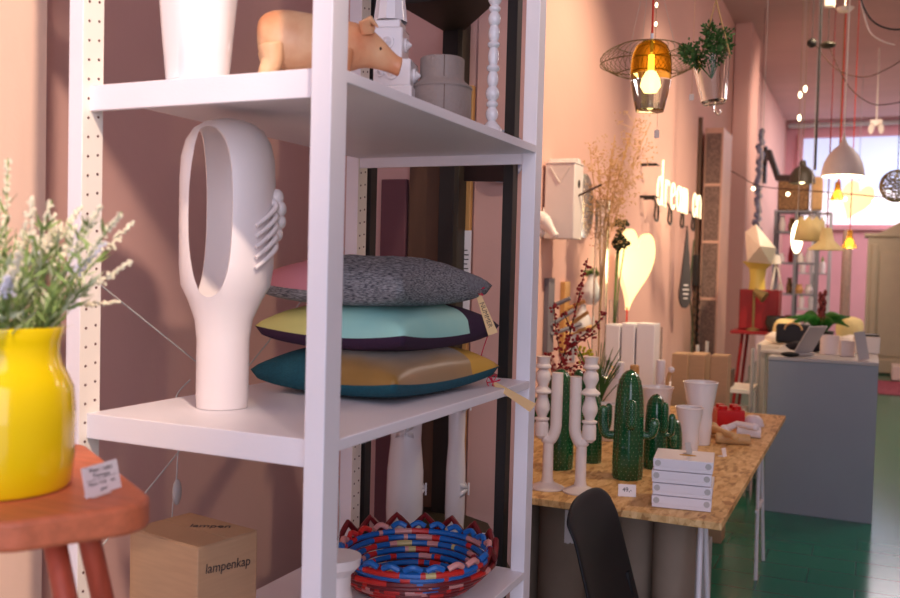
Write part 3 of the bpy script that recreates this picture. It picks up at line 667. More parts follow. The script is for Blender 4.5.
# wooden tree hooks
def treehook(label, px, py, m, lab):
    a = onwall(px, py, .0); t_ = thing('branch_coat_hook', label, 'coat hook', a, 0, 'branch coat hooks on the wall')
    b = MB(m); b.box((.016, 0, .21), (.03, .105, .42)); b.build('board', t_, bevel=.003)
    for (y, z, d) in ((.02, .26, (.10, .02, .05)), (.0, .15, (.10, .10, .09)), (.0, .10, (.13, .16, .06))):
        b = MB(m); q = Vector((.028, y, z)); b.cyl(q, q+Vector(d), .012, .012, 14); b.build('peg', t_)
treehook('grey-painted branch coat hook, left one of the pair on the wall', 545, 352, mat('grey_stain', (118, 114, 124), .6), '')
treehook('natural oak branch coat hook, right one of the pair on the wall', 561, 352, M_oak, '')
def bulbvase(label, px, py, rot=0, plant=True):
    t_ = thing('wall_vase', label, 'vase', onwall(px, py, .07)); b = MB(M_gloss)
    b.lathe([(0, 0), (.02, .002), (.05, .03), (.06, .07), (.052, .11), (.025, .15), (.018, .18), (.022, .195), (.015, .19), (.012, .15), (0, .10)], n=28); b.build('vase_body', t_)
    if plant:
        b = MB(M_leaf)
        for k_ in range(26): leafq(b, Vector((0, 0, .185)), Vector((random.uniform(-1, 1), random.uniform(-1, 1), random.uniform(.1, 1))), .06, .012)
        b.build('succulent', t_)
    b = MB(M_black); b.cyl((-.0, 0, .10), (-.066, 0, .10), .004, None, 6); b.build('wall_pin', t_)
bulbvase('white bulb-shaped wall vase holding a green succulent', 590, 305)
bulbvase('empty white bulb-shaped wall vase below the coat hooks', 582, 336, plant=False)
wb = thing('wall_bracket', 'small white ceramic wall cup below the coat hooks', 'wall cup', onwall(569, 362, .03))
b = MB(M_gloss); b.lathe([(0, 0), (.035, 0), (.045, .10), (.055, .20), (.05, .20), (.04, .1), (0, .02)], n=24); b.build('cup', wb)
# glass tubes with dried stems
floorbase = {}
def tube(label, px, ptop, X, z0_, r, h):
    a = ray(px, ptop, 'x', X); t_ = thing('glass_tube', label, 'vase', (a.x, a.y, z0_), 0, 'tall clear glass tube vases')
    b = MB(M_glass); hh = a.z-z0_ if h is None else h
    b.lathe([(0, 0), (r, 0), (r, hh), (r-.005, hh), (r-.005, .02), (0, .015)], n=24); b.build('tube', t_, solid=0); return t_, hh
# a low white bench carries them and the boxed lamps
bench = thing('white_bench', 'low white bench along the wall behind the OSB table', 'bench', (-1.42, 6.18, 0))
b = MB(M_white); b.box((0, 0, .58), (.42, 2.0, .04)); b.build('bench_top', bench, bevel=.004)
for sx_ in (-.16, .16):
    for sy_ in (-.9, .9): b = MB(M_white); b.box((sx_, sy_, .28), (.04, .04, .56)); b.build('leg', bench)
gt, _ = tube('tallest clear glass tube vase with dried gypsophila, behind the cacti', 603, 200, -1.42, .601, .042, None)
gt2, _ = tube('clear glass tube vase with dark dried rose stems', 614, 300, -1.36, .601, .03, None)
tube('slim clear glass tube vase right of the white boxes', 660, 327, -1.40, .601, .022, None)
def gyps(label, base, top_px, m, n=26):
    t_ = thing('dried_gypsophila', label, 'dried flowers', base); b = MB(m); hd = MB(m)
    for (px, py) in top_px:
        e = ray(px, py, 'y', base[1]+random.uniform(-.05, .15))-Vector(base); path = bez([(0, 0, 0), (e.x*.08, e.y*.1, e.z*.55), (e.x*.5, e.y*.5, e.z*.8), tuple(e)], 8)
        b.sweep(path, .0022, 4)
        for k_ in range(n):
            q = path[int(random.uniform(.45, 1)*(len(path)-1))]; q2 = q+Vector((random.uniform(-.8, 1), random.uniform(-.6, .6), random.uniform(.0, 1)))*.10
            b.sweep([q, q2], .001, 3)
            for j in range(5): hd.ball(q2+Vector((random.gauss(0, 1), random.gauss(0, 1), random.gauss(0, 1)))*.016, .0045, n=5, m=3)
    b.build('stems', t_); o = hd.build('blossoms', t_); o['kind'] = 'stuff'
random.seed(11)
gyps('pale straw dried gypsophila rising from the tallest glass tube', (gt.location.x, gt.location.y, .63), [(598, 158), (590, 150), (612, 150), (618, 165), (628, 140), (636, 118), (650, 124), (640, 150), (600, 175), (615, 135)], M_dry)
t_ = thing('dried_roses', 'dark dried rose heads on thin stems beside the heart lamp', 'dried flowers', (gt2.location.x, gt2.location.y, .63)); o_ = Vector(t_.location)
b = MB(M_leaf); h = MB(M_dryrose)
for px, py, r in ((620, 224, .038), (620, 236, .026), (617, 245, .034), (625, 243, .03), (620, 231, .02)):
    e = ray(px, py, 'y', o_.y)-o_; b.sweep(bez([(0, 0, 0), (e.x*.3, 0, e.z*.6), tuple(e)], 8), .004, 5)
    for k_ in range(26): h.ball(e+Vector((random.gauss(0, 1), random.gauss(0, 1), random.gauss(0, 1)))*r*.42, r*.35, n=6, m=4)
b.build('stems', t_); h.build('flower_heads', t_)
# heart lamp on wall and distant heart
def heart(label, px, py, X, w, h, stick, lean=0):
    a = ray(px, py, 'x', X) if X is not None else None
    return a
def heart_lamp(label, base, w, h, nrm_rz, lean, pole):
    t_ = thing('heart_lamp', label, 'lamp', base, nrm_rz); b = MB(M_heart); pts = []
    for k_ in range(48):
        t2 = 2*PI*k_/48; x = 16*math.sin(t2)**3/17; y = (13*math.cos(t2)-5*math.cos(2*t2)-2*math.cos(3*t2)-math.cos(4*t2))/17
        pts.append((x*w/2*1.05, (y+1)*h/1.72))
    b.prism(pts, .04, 0, Matrix.Translation((0, 0, pole))@Matrix.Rotation(lean, 4, 'Y')@Matrix.Rotation(PI/2, 4, 'X')); b.build('lit_heart', t_, bevel=.012)
    b = MB(M_redcord); b.cyl((0, -.02, 0), (0, -.02, pole+.02), .006, None, 8); b.build('pole', t_); return t_
ha = ray(625, 322, 'x', -1.52); hb = ray(625, 310, 'x', -1.52)
heart_lamp('glowing cream heart lamp on a thin pole by the wall', (hb.x, hb.y, .602), .34, .56, 1.0, .16, hb.z-.602)
light('POINT', 'heart_glow', (hb.x+.1, hb.y-.25, hb.z+.3), (0, 0, 0), 3, (1, .72, .4), shadow_soft_size=.12)
hc = ray(846, 222, 'y', 15); hl = heart_lamp('pale glowing heart lamp hanging far back below the large white pendant', hc, .46, .62, .2, .35, 0)
b = MB(M_lgrey); b.cyl((.15, -.02, .4), (.15, -.02, ZC-hc.z-.001), .004, None, 5); b.build('hanging_wire', hl)
# white tall boxes + cardboard tall boxes
def tallbox(label, pxl, pxr, ptop, y, m, name, cat, grp, depth=.14):
    a = ray(pxl, ptop, 'y', y); c = ray(pxr, ptop, 'y', y); w = c.x-a.x
    t_ = thing(name, label, cat, ((a.x+c.x)/2, y+depth/2, 0), 0, grp); b = MB(m); b.box((0, 0, a.z/2), (w, depth, a.z)); b.build('carton', t_, bevel=.003)
    b = MB(m); b.box((0, 0, a.z+.002), (w*.98, depth*.98, .003)); b.build('lid_flap', t_); return t_
G1 = 'tall white boxes behind the table'; G2 = 'tall brown boxes behind the table'
tallbox('tall white box, leftmost of the three behind the cacti', 606, 620, 325, 5.0, M_white, 'tall_box', 'box', G1)
tallbox('tall white box, middle of the three behind the cacti', 622, 635, 324, 5.0, M_white, 'tall_box', 'box', G1)
tallbox('tall white box, rightmost of the three behind the cacti', 637, 655, 324, 5.0, M_white, 'tall_box', 'box', G1)
tallbox('tall brown cardboard box, leftmost of the three behind the white cups', 672, 688, 354, 5.05, M_card, 'tall_carton', 'box', G2)
tallbox('tall brown cardboard box, middle of the three behind the white cups', 689, 705, 355, 5.10, M_card, 'tall_carton', 'box', G2, .2)
tallbox('tall brown cardboard box, rightmost of the three behind the white cups', 711, 728, 356, 5.05, M_card, 'tall_carton', 'box', G2)

# ------------------------------------------------------------------ neon sign
A, B_ = ray(657, 196, 'x', WX+.12), ray(701, 210, 'x', WX+.12)
ns = thing('neon_sign', 'glowing warm white neon sign reading dream on, mounted on the pink wall', 'neon sign', (WX+.12, A.y, A.z-.06))
unit = (B_.y-A.y)/8.1; V = .22
def arc(cx, cz, rx, rz_, a0, a1, n=14): return [(cx+rx*math.cos(math.radians(a0+(a1-a0)*i/n)), cz+rz_*math.sin(math.radians(a0+(a1-a0)*i/n))) for i in range(n+1)]
L_ = {'d': [arc(.38, .5, .33, .5, 20, 340)+[(.75, .05)], [(.75, 1.65), (.72, .3), (.9, .02)]],
      'r': [[(.15, .0), (.15, 1.0)], [(.15, .65)]+arc(.45, .6, .28, .38, 150, 40, 8)],
      'e': [[(.12, .45), (.72, .62)]+arc(.42, .5, .32, .5, 20, 320, 18)],
      'a': [arc(.40, .5, .32, .48, 20, 340), [(.76, 1.0), (.74, .3), (.9, .0)]],
      'm': [[(.1, 0), (.1, 1.0)], [(.1, .6)]+arc(.3, .65, .2, .35, 150, 0, 8)+[(.5, 0)], [(.5, .6)]+arc(.7, .65, .2, .35, 150, 0, 8)+[(.9, 0)]],
      'o': [arc(.42, .5, .34, .5, 0, 350, 20)], 'n': [[(.1, 0), (.1, 1.0)], [(.1, .6)]+arc(.42, .62, .3, .38, 150, 0, 8)+[(.72, 0)]]}
x = 0
for ch, w in (('d', 1.15), ('r', .95), ('e', 1.0), ('a', 1.1), ('m', 1.25), (' ', .8), ('o', 1.0), ('n', .9)):
    if ch != ' ':
        b = MB(M_neon)
        for st in L_[ch]:
            ptsn = [(0, (x+px)*unit, pz*V) for px, pz in st]; b.sweep(ptsn, .0065, 8)
        b.build('neon_letter', ns)
    x += w
for yy in (.1, 2.2, 4.4, 6.6):
    b = MB(M_black); b.sweep(bez([(-.11, yy*unit, .04), (-.02, yy*unit, .03), (-.02, yy*unit, -.10), (-.02, (yy+.5)*unit, -.12), (-.02, (yy+.5)*unit, .02)], 6), .009, 6); b.build('tube_loop', ns)
for z in (.05, .3):
    b = MB(M_black); b.cyl((-.12, -.06, z), (.0, -.06, z), .012, None, 8); b.cyl((0, -.06, z), (0, .03, z), .008, None, 8); b.build('tube_clamp', ns)
light('POINT', 'neon_glow', (WX+.35, A.y+.9, A.z), (0, 0, 0), 7, (1, .8, .5), shadow_soft_size=.25)
tr = onwall(694, 280, .03); t_ = thing('neon_transformer', 'black power transformer with coiled lead under the neon sign', 'transformer', tr)
b = MB(M_black); b.box((0, .1, .1), (.05, .14, .32)); b.build('case', t_, bevel=.005)
b = MB(M_black); b.sweep([(.02+.03*math.cos(k_*.9), .1+.06*math.sin(k_*.9), -.06-.012*k_) for k_ in range(60)], .006, 5); b.build('coiled_lead', t_)
b = MB(mat('green_cable', (70, 84, 60), .6)); pth = bez([onwall(694, 240, .03), onwall(690, 290, .03), onwall(692, 340, .03), (WX+.03, 9.2, .02)], 10); o_ = pth[-1]; tag(MB.build(b, 'x') if False else (b.sweep([q-o_ for q in pth], .008, 6), b.build('power_cable', None, o_))[1], 'thin dark green power cable running down the wall below the neon sign', 'cable')
t_ = thing('teardrop_board', 'dark teardrop-shaped board with pale writing hanging under the neon sign', 'sign', onwall(685, 272, .13), -.75); b = MB(mat('slate_grey', (74, 70, 74), .7))
pts = [(0, .42)]+[(.066*math.sin(a), -.20+.13*math.cos(a)) for a in [math.radians(k_) for k_ in range(60, 301, 15)]]
b.prism(pts, .02, 0, Matrix.Rotation(PI/2, 4, 'Z')@Matrix.Rotation(PI/2, 4, 'X')); b.build('board', t_)
b = MB(M_paper)
for k_ in range(4): b.box((.0215, 0, -.12-.04*k_), (.002, (.05, .07, .06, .04)[k_], .012))
b.build('pale_writing', t_); b = MB(M_black); b.cyl((0, 0, .41), (-.1, 0, .43), .004, None, 6); b.build('hook', t_)

# tall perforated radiator column
ra = ray(703, 300, 'x', -1.62)
rd = thing('column_radiator', 'tall narrow column radiator with a dark mesh front, floor to above the neon sign', 'radiator', (-1.48, 9.9, 0))
b = MB([mat('radiator_paint', (222, 176, 156), .5), mat('dark_mesh', (104, 82, 76), .6, vs=60, rgb2=(150, 122, 112))]); HR = 2.95
b.box((-.02, .22, HR/2), (.19, .64, HR)); b.build('casing', rd, bevel=.004)
b = MB([MC['dark_mesh']]); b.box((-.02, -.105, HR/2), (.15, .012, HR-.12)); b.build('mesh_front', rd)
for k_ in range(1, 5): b = MB([MC['radiator_paint']]); b.box((-.02, -.112, k_*HR/5), (.17, .012, .03)); b.build('band', rd)
b = MB(M_brown); b.cyl((-.16, -.16, 0), (-.16, -.16, HR+.1), .03, None, 10); b.build('dark_upright', rd)  # narrow dark upright left of the casing

# ------------------------------------------------------------------ OSB table
TX0, TX1, TY0, TY1, TZ = -1.44, -.35, 2.672, 4.89, .742
tb = thing('work_table', 'long OSB-topped display table on white trestles, covered with cacti and cups', 'table', ((TX0+TX1)/2, (TY0+TY1)/2, 0))
tcx, tcy = (TX0+TX1)/2, (TY0+TY1)/2
b = MB(M_osb); b.box((0, 0, TZ-.011), (TX1-TX0, TY1-TY0, .022)); b.build('tabletop', tb, bevel=.0015)
for yy in (2.98, 4.70):
    for xx in (TX0+.12, TX1-.10):
        for s_ in (-1, 1):
            b = MB(M_white); b.cyl((xx-tcx+.02, yy+s_*.17-tcy, 0), (xx-tcx, yy+s_*.03-tcy, TZ-.03), .009, None, 12); b.build('leg', tb)
        b = MB(M_white); b.cyl((xx-tcx+.01, yy-.15-tcy, .32), (xx-tcx+.01, yy+.15-tcy, .32), .008, None, 10); b.build('spreader', tb)
    b = MB(M_white); b.box((0, yy-tcy, TZ-.04), (TX1-TX0-.1, .05, .03)); b.build('trestle_bar', tb)
b = MB(M_lgrey); b.box((0, 0, .26), (.13, .14, .52)); tag(b.build('white_column_box', None, (-.53, 3.25, 0), bevel=.004), 'pale narrow upright box under the right end of the OSB table', 'box')
# cardboard tubes under the table
tubs = [(520, .07, 2.99), (562, .08, 2.98), (597, .075, 3.22), (634, .075, 3.12), (674, .069, 3.05), (650, .06, 3.42)]
lab = ['leftmost grey cardboard drum under the table, beside the rack post', 'grey cardboard drum with a torn paper label under the table', 'grey cardboard drum directly behind the black chair', 'grey cardboard drum just right of the black chair', 'pale grey cardboard drum nearest the trestle leg', 'narrow shaded cardboard drum set back between two others under the table']
for i, (px, r, y) in enumerate(tubs):
    q = ray(px, 560, 'y', y); t_ = thing('cardboard_drum', lab[i], 'drum', (q.x, y, 0), 0, 'cardboard drums under the table')
    b = MB(M_tube); hh = .66; b.lathe([(0, 0), (r, 0), (r, hh), (r-.006, hh), (r-.006, .02), (0, .02)], n=40); b.build('drum_wall', t_)
    if i == 1:
        b = MB(M_paper); a0 = -1.15
        for k_ in range(5):
            a1 = a0+k_*.1; b.box(((r+.001)*math.cos(a1), (r+.001)*math.sin(a1), .60-.003*(k_ % 2)), (.001, .0095, .11), rot=a1)
        b.build('torn_label', t_)

# ------------------------------------------------------------------ chair
chair = thing('plastic_chair', 'black moulded plastic chair with its back to the camera in front of the OSB table', 'chair', (-.45, 2.40, 0), -.05)
b = MB(M_chair); nU, nV = 10, 12; g = {}
def cback(u, v):   # u -1..1 width (along y), v 0 bottom .. 1 top
    w = .185*(1.0-.04*v); 
    x = -.115-.10*v-.02*(1-u*u)+.0; z = .50+.345*v-.045*max(0, (v-.75)/.25)*abs(u)**4 - (.0)
    return Vector((x, u*w+.0, z))
for i in range(nU+1):
    for j in range(nV+1): g[i, j] = b.bm.verts.new(cback(2*i/nU-1, j/nV))
for i in range(nU):
    for j in range(nV): b.face([g[i, j], g[i+1, j], g[i+1, j+1], g[i, j+1]])
b.build('backrest', chair, solid=.012, sub=2)
b = MB(M_chair); b.prism(rounded([(-.13, -.19), (.25, -.2), (.25, .2), (-.13, .19)], .05), .014, 0, Matrix.Translation((0, 0, .44))); b.build('seat', chair, bevel=.005)
for s_ in (-1, 1):
    b = MB(M_chair); b.sweep(bez([(-.14, s_*.15, .44), (-.135, s_*.15, .52), (-.15, s_*.145, .60)], 4), [.012]*9, 10); b.build('back_support', chair)
    for x0_, x1_ in ((-.10, -.15), (.22, .26)):
        b = MB(M_chair); b.cyl((x1_, s_*.19, 0), (x0_, s_*.16, .445), .010, .013, 12); b.build('leg', chair)

# ------------------------------------------------------------------ cacti
def catm(r, h):
    pts = [(0, 0, h*t_) for t_ in (0, .02, .15, .3, .45, .6, .72, .82, .9, .955, .985, 1.0)]
    rad = [r*k_ for k_ in (.95, 1.0, 1.02, 1.0, .98, .95, .91, .84, .72, .50, .28, .04)]
    return pts, rad
def cactus(label, px, py, h, r, arms, rz=0, dots=True):
    q = ray(px, py, 'z', TZ); t_ = thing('cactus_vase', label, 'cactus vase', (q.x, q.y, TZ+.001), rz, 'green cactus vases on the table')
    def branch(name, path, rad, ring=16, dd=.0125):
        b = MB([M_green, M_dot]); nr = 10; fr = b.sweep(path, rad, 40, ridge=lambda a: 1+.035*math.cos(nr*a))
        if dots:
            acc = 0; last = None; rowi = 0
            for i in range(1, len(fr)-1):
                p_, n_, bi, R = fr[i]; seg = (fr[i][0]-fr[i-1][0]).length; steps = max(1, round(seg/dd))
                for s_ in range(steps):
                    f = s_/steps; P_ = fr[i-1][0].lerp(p_, f); RR = fr[i-1][3]*(1-f)+R*f
                    if RR < .006: continue
                    nn = nr*2 if RR > .02 else nr
                    for k_ in range(nn):
                        a = 2*PI*(k_+(rowi % 2)*.5)/nn; rr = RR*(1+.035*math.cos(nr*a)); c = P_+n_*math.cos(a)*rr+bi*math.sin(a)*rr
                        b.ball(c, .00135, 1, n=4, m=2)
                    rowi += 1
        b.build(name, t_)
    pts, rad = catm(r, h)
    P_ = [Vector(p) for p in pts]; branch('trunk', P_, rad)
    for (z0_, az, out, zt, ra_) in arms:
        ca, sa = math.cos(az), math.sin(az); path = bez([(ca*r*.5, sa*r*.5, z0_), (ca*(r+out*.6), sa*(r+out*.6), z0_-.005), (ca*(r+out), sa*(r+out), z0_+.03), (ca*(r+out), sa*(r+out), zt-.02), (ca*(r+out*.98), sa*(r+out*.98), zt)], 5)
        n = len(path); rad2 = [ra_*(.9 if i < 6 else 1)*(1 if i < n-6 else [1, .98, .92, .8, .6, .3][i-(n-6)]) for i in range(n)]
        branch('arm', path, rad2)
    return t_
q = ray(628, 484, 'z', TZ); vr = math.atan2(q.y, q.x)      # azimuth pointing away from camera
R_ = vr-PI/2; Lf = vr+PI/2; Fr = vr+PI
cactus('tallest green cactus vase, behind the small price card', 627, 478, .372, .051, [(.15, Lf, .035, .245, .0165), (.19, Fr+.75-.6, .004, .275, .0155), (.155, .0+R_, .035, .21, .0155)])
cactus('green cactus vase with a thick arm, standing just right of the tallest one', 654, 468, .268, .040, [(.13, R_-.1, .018, .20, .012), (.15, Fr+.6, .012, .245, .013)])
cactus('short green cactus vase half hidden behind the stack of white boxes', 672, 461, .160, .034, [(.10, Lf, .016, .165, .013), (.07, Fr, .002, .11, .012)])
cactus('green cactus vase between the two white candlesticks', 591, 462, .26, .037, [(.13, R_, .022, .22, .012), (.15, Lf, .02, .245, .012)])
cactus('tall green cactus vase behind the left white candlestick', 558, 468, .355, .052, [(.16, Lf+.2, .028, .25, .014), (.18, R_+.2, .018, .27, .013)])
cactus('green cactus vase at the back, right of the left candlestick', 577, 430, .27, .035, [(.13, R_, .02, .23, .012)])

# candlesticks
def candlestick(label, px, py, h, flip):
    q = ray(px, py, 'z', TZ); t_ = thing('twin_candlestick', label, 'candlestick', (q.x, q.y, TZ+.001), 0, 'white twin candlesticks'); s_ = flip
    vv = Vector((q.x, q.y)).normalized(); t_.rotation_euler = (0, 0, math.atan2(-vv.x, vv.y)); 
    b = MB(M_clay); b.lathe([(0, 0), (.056, 0), (.056, .004), (.040, .011), (.021, .020), (.0175, .035), (.0165, .17), (0, .17)], n=40); b.build('base', t_)
    xo = -.023*s_; b = MB(M_clay)
    zz = .17
    pr = [(.010, zz-.01), (.019, zz+.0), (.019, zz+.035), (.0165, zz+.045), (.021, zz+.050), (.021, zz+.054), (.012, zz+.058), (.021, zz+.082), (.021, zz+.095), (.015, zz+.118), (.0135, zz+.128), (.027, zz+.135), (.027, zz+.139), (.014, zz+.152), (.0135, zz+.158), (.022, zz+.178), (.020, zz+.195), (.012, zz+.206), (.022, zz+.212), (.022, zz+.217), (.017, zz+.224), (.0195, zz+.243), (.021, zz+.246), (.015, zz+.246), (0, zz+.235)]
    k_ = (h-zz)/.246; pr = [(r*1.16, zz+(z-zz)*k_) for r, z in pr]
    b.lathe(pr, c=(xo, 0, 0), n=32); b.build('turned_column', t_)
    b = MB(M_clay); b.sweep(bez([(xo*.6, 0, .165), (0.004*s_, 0, .155), (.020*s_, 0, .185), (.023*s_, 0, .215)], 5), [.0165, .017, .0175, .018, .0185, .0185]+[.0185]*10, 20)
    b.cyl((.023*s_, 0, .20), (.023*s_, 0, h*.88 if s_ > 0 else h*.85), .0185, None, 24); b.build('straight_tube', t_)
candlestick('white twin candlestick nearest the rack, its plain tube on the right', 547, 488, .425, 1)
candlestick('white twin candlestick behind the chair back, its plain tube on the left', 580, 492, .432, -1)

# ------------------------------------------------------------------ cups and pots
def cup(label, px, py, r, h, waist=.8, base=.72, name='crumpled_cup', lean=0):
    q = ray(px, py, 'z', TZ); t_ = thing(name, label, 'cup', (q.x, q.y, TZ+.001), px*.37, 'white crumpled porcelain cups'); b = MB(M_gloss)
    prf = [(0, 0), (base*.95, 0), (base, .02), (waist, .35), (waist*.98, .5), (.92, .85), (1, 1), (.96, 1.0), (.88, .85), (waist*.9, .5), (base*.9, .08), (0, .05)]
    b.lathe([(a*r, z*h) for a, z in prf], n=40, fn=lambda a, z: 1+.05*math.sin(2*a+z*9)*(z/h)*.8+.02*math.sin(3*a-z*20)); b.build('cup_body', t_)
    b = MB(M_gloss); b.sweep([((r*.985)*math.cos(2*PI*k_/40)*(1+.05*math.sin(2*2*PI*k_/40+h*9)*.8+.02*math.sin(6*PI*k_/40-h*20)), (r*.985)*math.sin(2*PI*k_/40)*(1+.05*math.sin(2*2*PI*k_/40+h*9)*.8+.02*math.sin(6*PI*k_/40-h*20)), h) for k_ in range(40)], .0032, 8, closed=True); b.build('rim', t_)
cup('tall white porcelain cup with a pinched waist, largest of the cups', 699, 444, .068, .255, .72, .66)
cup('medium white porcelain cup in front of the tall one, beside the short cactus', 688, 452, .052, .175, .74, .72)
cup('wide white porcelain cup behind the tallest cactus', 656, 428, .072, .185, .84, .75)
cup('small white porcelain cup low behind the tallest cactus', 641, 447, .05, .10, .85, .8)
cup('small white porcelain cup behind the right candlestick', 606, 440, .045, .15, .85, .8)
cup('white porcelain cup holding a glass, behind the small one', 611, 418, .055, .19, .85, .8)
# candles
def candle(label, px, py, m, r, h, name='pillar_candle', cat='candle', g='upright rods'):
    q = ray(px, py, 'z', TZ); b = MB(m); b.lathe([(0, 0), (r, 0), (r, h-.004), (r-.003, h), (0, h)], n=24)
    return tag(b.build(name, None, (q.x, q.y, TZ+.001)), label, cat)
candle('white pillar candle behind the left shoulder of the tallest cactus', 618, 418, M_white, .022, .27)
candle('natural wooden cylinder behind the tallest cactus', 633, 418, M_oak, .022, .255, 'wooden_cylinder', 'cylinder')
candle('white pillar candle behind the wide white cup', 659, 416, M_white, .022, .275)
q = ray(665, 418, 'z', TZ)
t_ = thing('wooden_pipe', 'pale wooden pipe shape with a white bowl peeking over the wide cup', 'pipe', (q.x, q.y, TZ+.001)); b = MB(M_wood); b.sweep(bez([(0, 0, 0), (0, 0, .12), (.01, 0, .2), (.02, 0, .225)], 5), .010, 12); b.build('stem', t_); b = MB(M_white); b.ball((.022, 0, .235), .016); b.build('bowl', t_)
candle('oak cylinder standing against the wall between the candlesticks', 575, 425, M_oak, .035, .235, 'wooden_cylinder', 'cylinder')
# red toy brick
q = ray(729, 427, 'z', TZ); tq = thing('toy_brick_box', 'bright red studded toy brick box on the far right of the table', 'storage brick', (q.x-.01, q.y+.03, TZ+.001), .35)
b = MB(M_brickred); b.box((0, 0, .04), (.125, .125, .08)); b.build('brick_body', tq, bevel=.003)
for sx_ in (-.031, .031):
    for sy_ in (-.031, .031): b = MB(M_brickred); b.cyl((sx_, sy_, .079), (sx_, sy_, .097), .020, None, 24); b.build('stud', tq, bevel=.0015)
# rods and dome at right
def rod(label, p, q, r, m, name, cat='kitchen tool', r2=None):
    a = ray(*p, 'z', TZ+r); c = ray(*q, 'z', TZ+(r2 or r)); t_ = thing(name, label, cat, (a.x, a.y, TZ+.001)); b = MB(m); b.cyl((0, 0, r), (c.x-a.x, c.y-a.y, (r2 or r)), r, r2, 24); b.build('rod', t_, bevel=.003, seg=3); return t_
rod('thick wooden cylinder lying on the table beside the tall cup', (716, 438), (750, 440), .022, M_wood, 'wooden_roller')
rod('thick white cylinder lying behind the wooden roller', (737, 431), (761, 433), .024, M_white, 'white_roller')
a = ray(713, 424, 'z', TZ+.05); t_ = thing('wooden_pestle', 'slanting wooden pestle with a rounded head resting on the roller', 'pestle', (a.x, a.y, TZ+.001)); c = ray(735, 437, 'z', TZ+.055)-Vector(t_.location)
b = MB(M_wood); b.sweep([(0, 0, .028), c*.4+Vector((0, 0, .02)), c], [.022, .013, .015], 16); b.ball((0, 0, .03), (.026, .026, .028)); b.ball(c, .016); b.build('pestle_body', t_)
a = ray(724, 424, 'z', TZ+.06); t_ = thing('white_pestle', 'slanting white pestle leaning behind the wooden one', 'pestle', (a.x, a.y+.03, TZ+.001)); c = Vector((.10, .0, .058))
b = MB(M_white); b.sweep([(0, 0, .03), (.05, 0, .06), (.13, -.05, .06)], [.017, .013, .015], 16); b.ball((0, 0, .028), .024); b.ball((.13, -.05, .06), .016); b.build('pestle_body', t_)
q = ray(752, 427, 'z', TZ); b = MB(M_white); b.lathe([(0, .05), (.025, .046), (.042, .03), (.05, 0), (0, 0)], n=32); tag(b.build('white_dome', None, (q.x, q.y+.04, TZ+.001)), 'white half dome at the far right back of the OSB table', 'bowl')
# price cards on table
def pcard(label, px, py, w, h, txt, rz=.45, z=TZ):
    q = ray(px, py, 'z', z); t_ = thing('price_card', label, 'price card', (q.x, q.y, z+.001), rz, 'price cards on the table'); b = MB(M_paper)
    R = Matrix.Rotation(-.25, 3, 'X'); b.box(R@Vector((0, 0, h/2)), (w, .0008, h), R=R); b.box((0, .012, .0005), (w, .024, .0008)); b.build('card', t_)
    if txt: text(txt, 'handwriting', h*.5, M_ink, t_, R@Vector((0, -.0008, h*.55)), (PI/2-.25, 0, 0), .0002)
pcard('white price card with handwriting in front of the tallest cactus', 627, 497, .055, .038, '49,-', .3)
pcard('tiny price card leaning on the OSB table, the nearer of two', 725, 457, .03, .034, '', 1.2)
pcard('tiny price card leaning on the OSB table, the farther of two', 730, 443, .03, .032, '', 1.2)
# stack of white boxes
def P3(px, py, z): return ray(px, py, 'z', z)
a = P3(651, 507, TZ); c = P3(711, 513, TZ); d = Vector((c.x-a.x, c.y-a.y, 0)); rzb = math.atan2(d.y, d.x); wb_ = d.length
hb_ = .0365
for i in range(4):
    lb = ['flat white gift box at the bottom of the stack of four', 'flat white gift box second from the bottom of the stack of four', 'flat white gift box second from the top of the stack of four', 'flat white gift box on top of the stack, gold emblem on its lid'][i]
    dep = .165; off = (0, .003, -.002, .002)[i]
    cx = a.x+d.x/2-math.sin(rzb)*dep/2+off; cy = a.y+d.y/2+math.cos(rzb)*dep/2
    t_ = thing('gift_box', lb, 'box', (cx, cy, TZ+.001+i*(hb_+.001)), rzb+(.01, -.015, .008, 0)[i], 'stack of flat white boxes')
    b = MB(M_white); b.box((0, 0, hb_*.36), (wb_-.003, dep-.003, hb_*.70)); b.build('box_base', t_, bevel=.001)
    b = MB(M_white); b.box((0, 0, hb_*.64), (wb_, dep, hb_*.68)); b.build('box_lid', t_, bevel=.0015)
    for s_ in (-1, 1): b = MB(M_lgrey); b.cyl((s_*wb_*.42, -dep/2-.0006, hb_*.6), (s_*wb_*.42, -dep/2+.0002, hb_*.6), .009, None, 20); b.build('seal_sticker', t_)
    if i == 3:
        b = MB(M_yolk); b.lathe([(0, 0), (.018, 0), (.018, .0006), (0, .0006)], c=(.01, .0, hb_*.981), n=20, sx=1.4, sy=.6); b.build('gold_emblem', t_)
        top = Vector((cx, cy, TZ+.001+4*(hb_+.001)))
t_ = thing('price_card', 'small folded price card standing on the stack of white boxes', 'price card', top+Vector((.012, .02, 0)), 1.0, 'price cards on the table'); b = MB(M_lgrey); R = Matrix.Rotation(-.3, 3, 'X'); b.box(R@Vector((0, 0, .018)), (.024, .0008, .034), R=R); b.box((0, .008, .0005), (.024, .016, .0008)); b.build('card', t_)

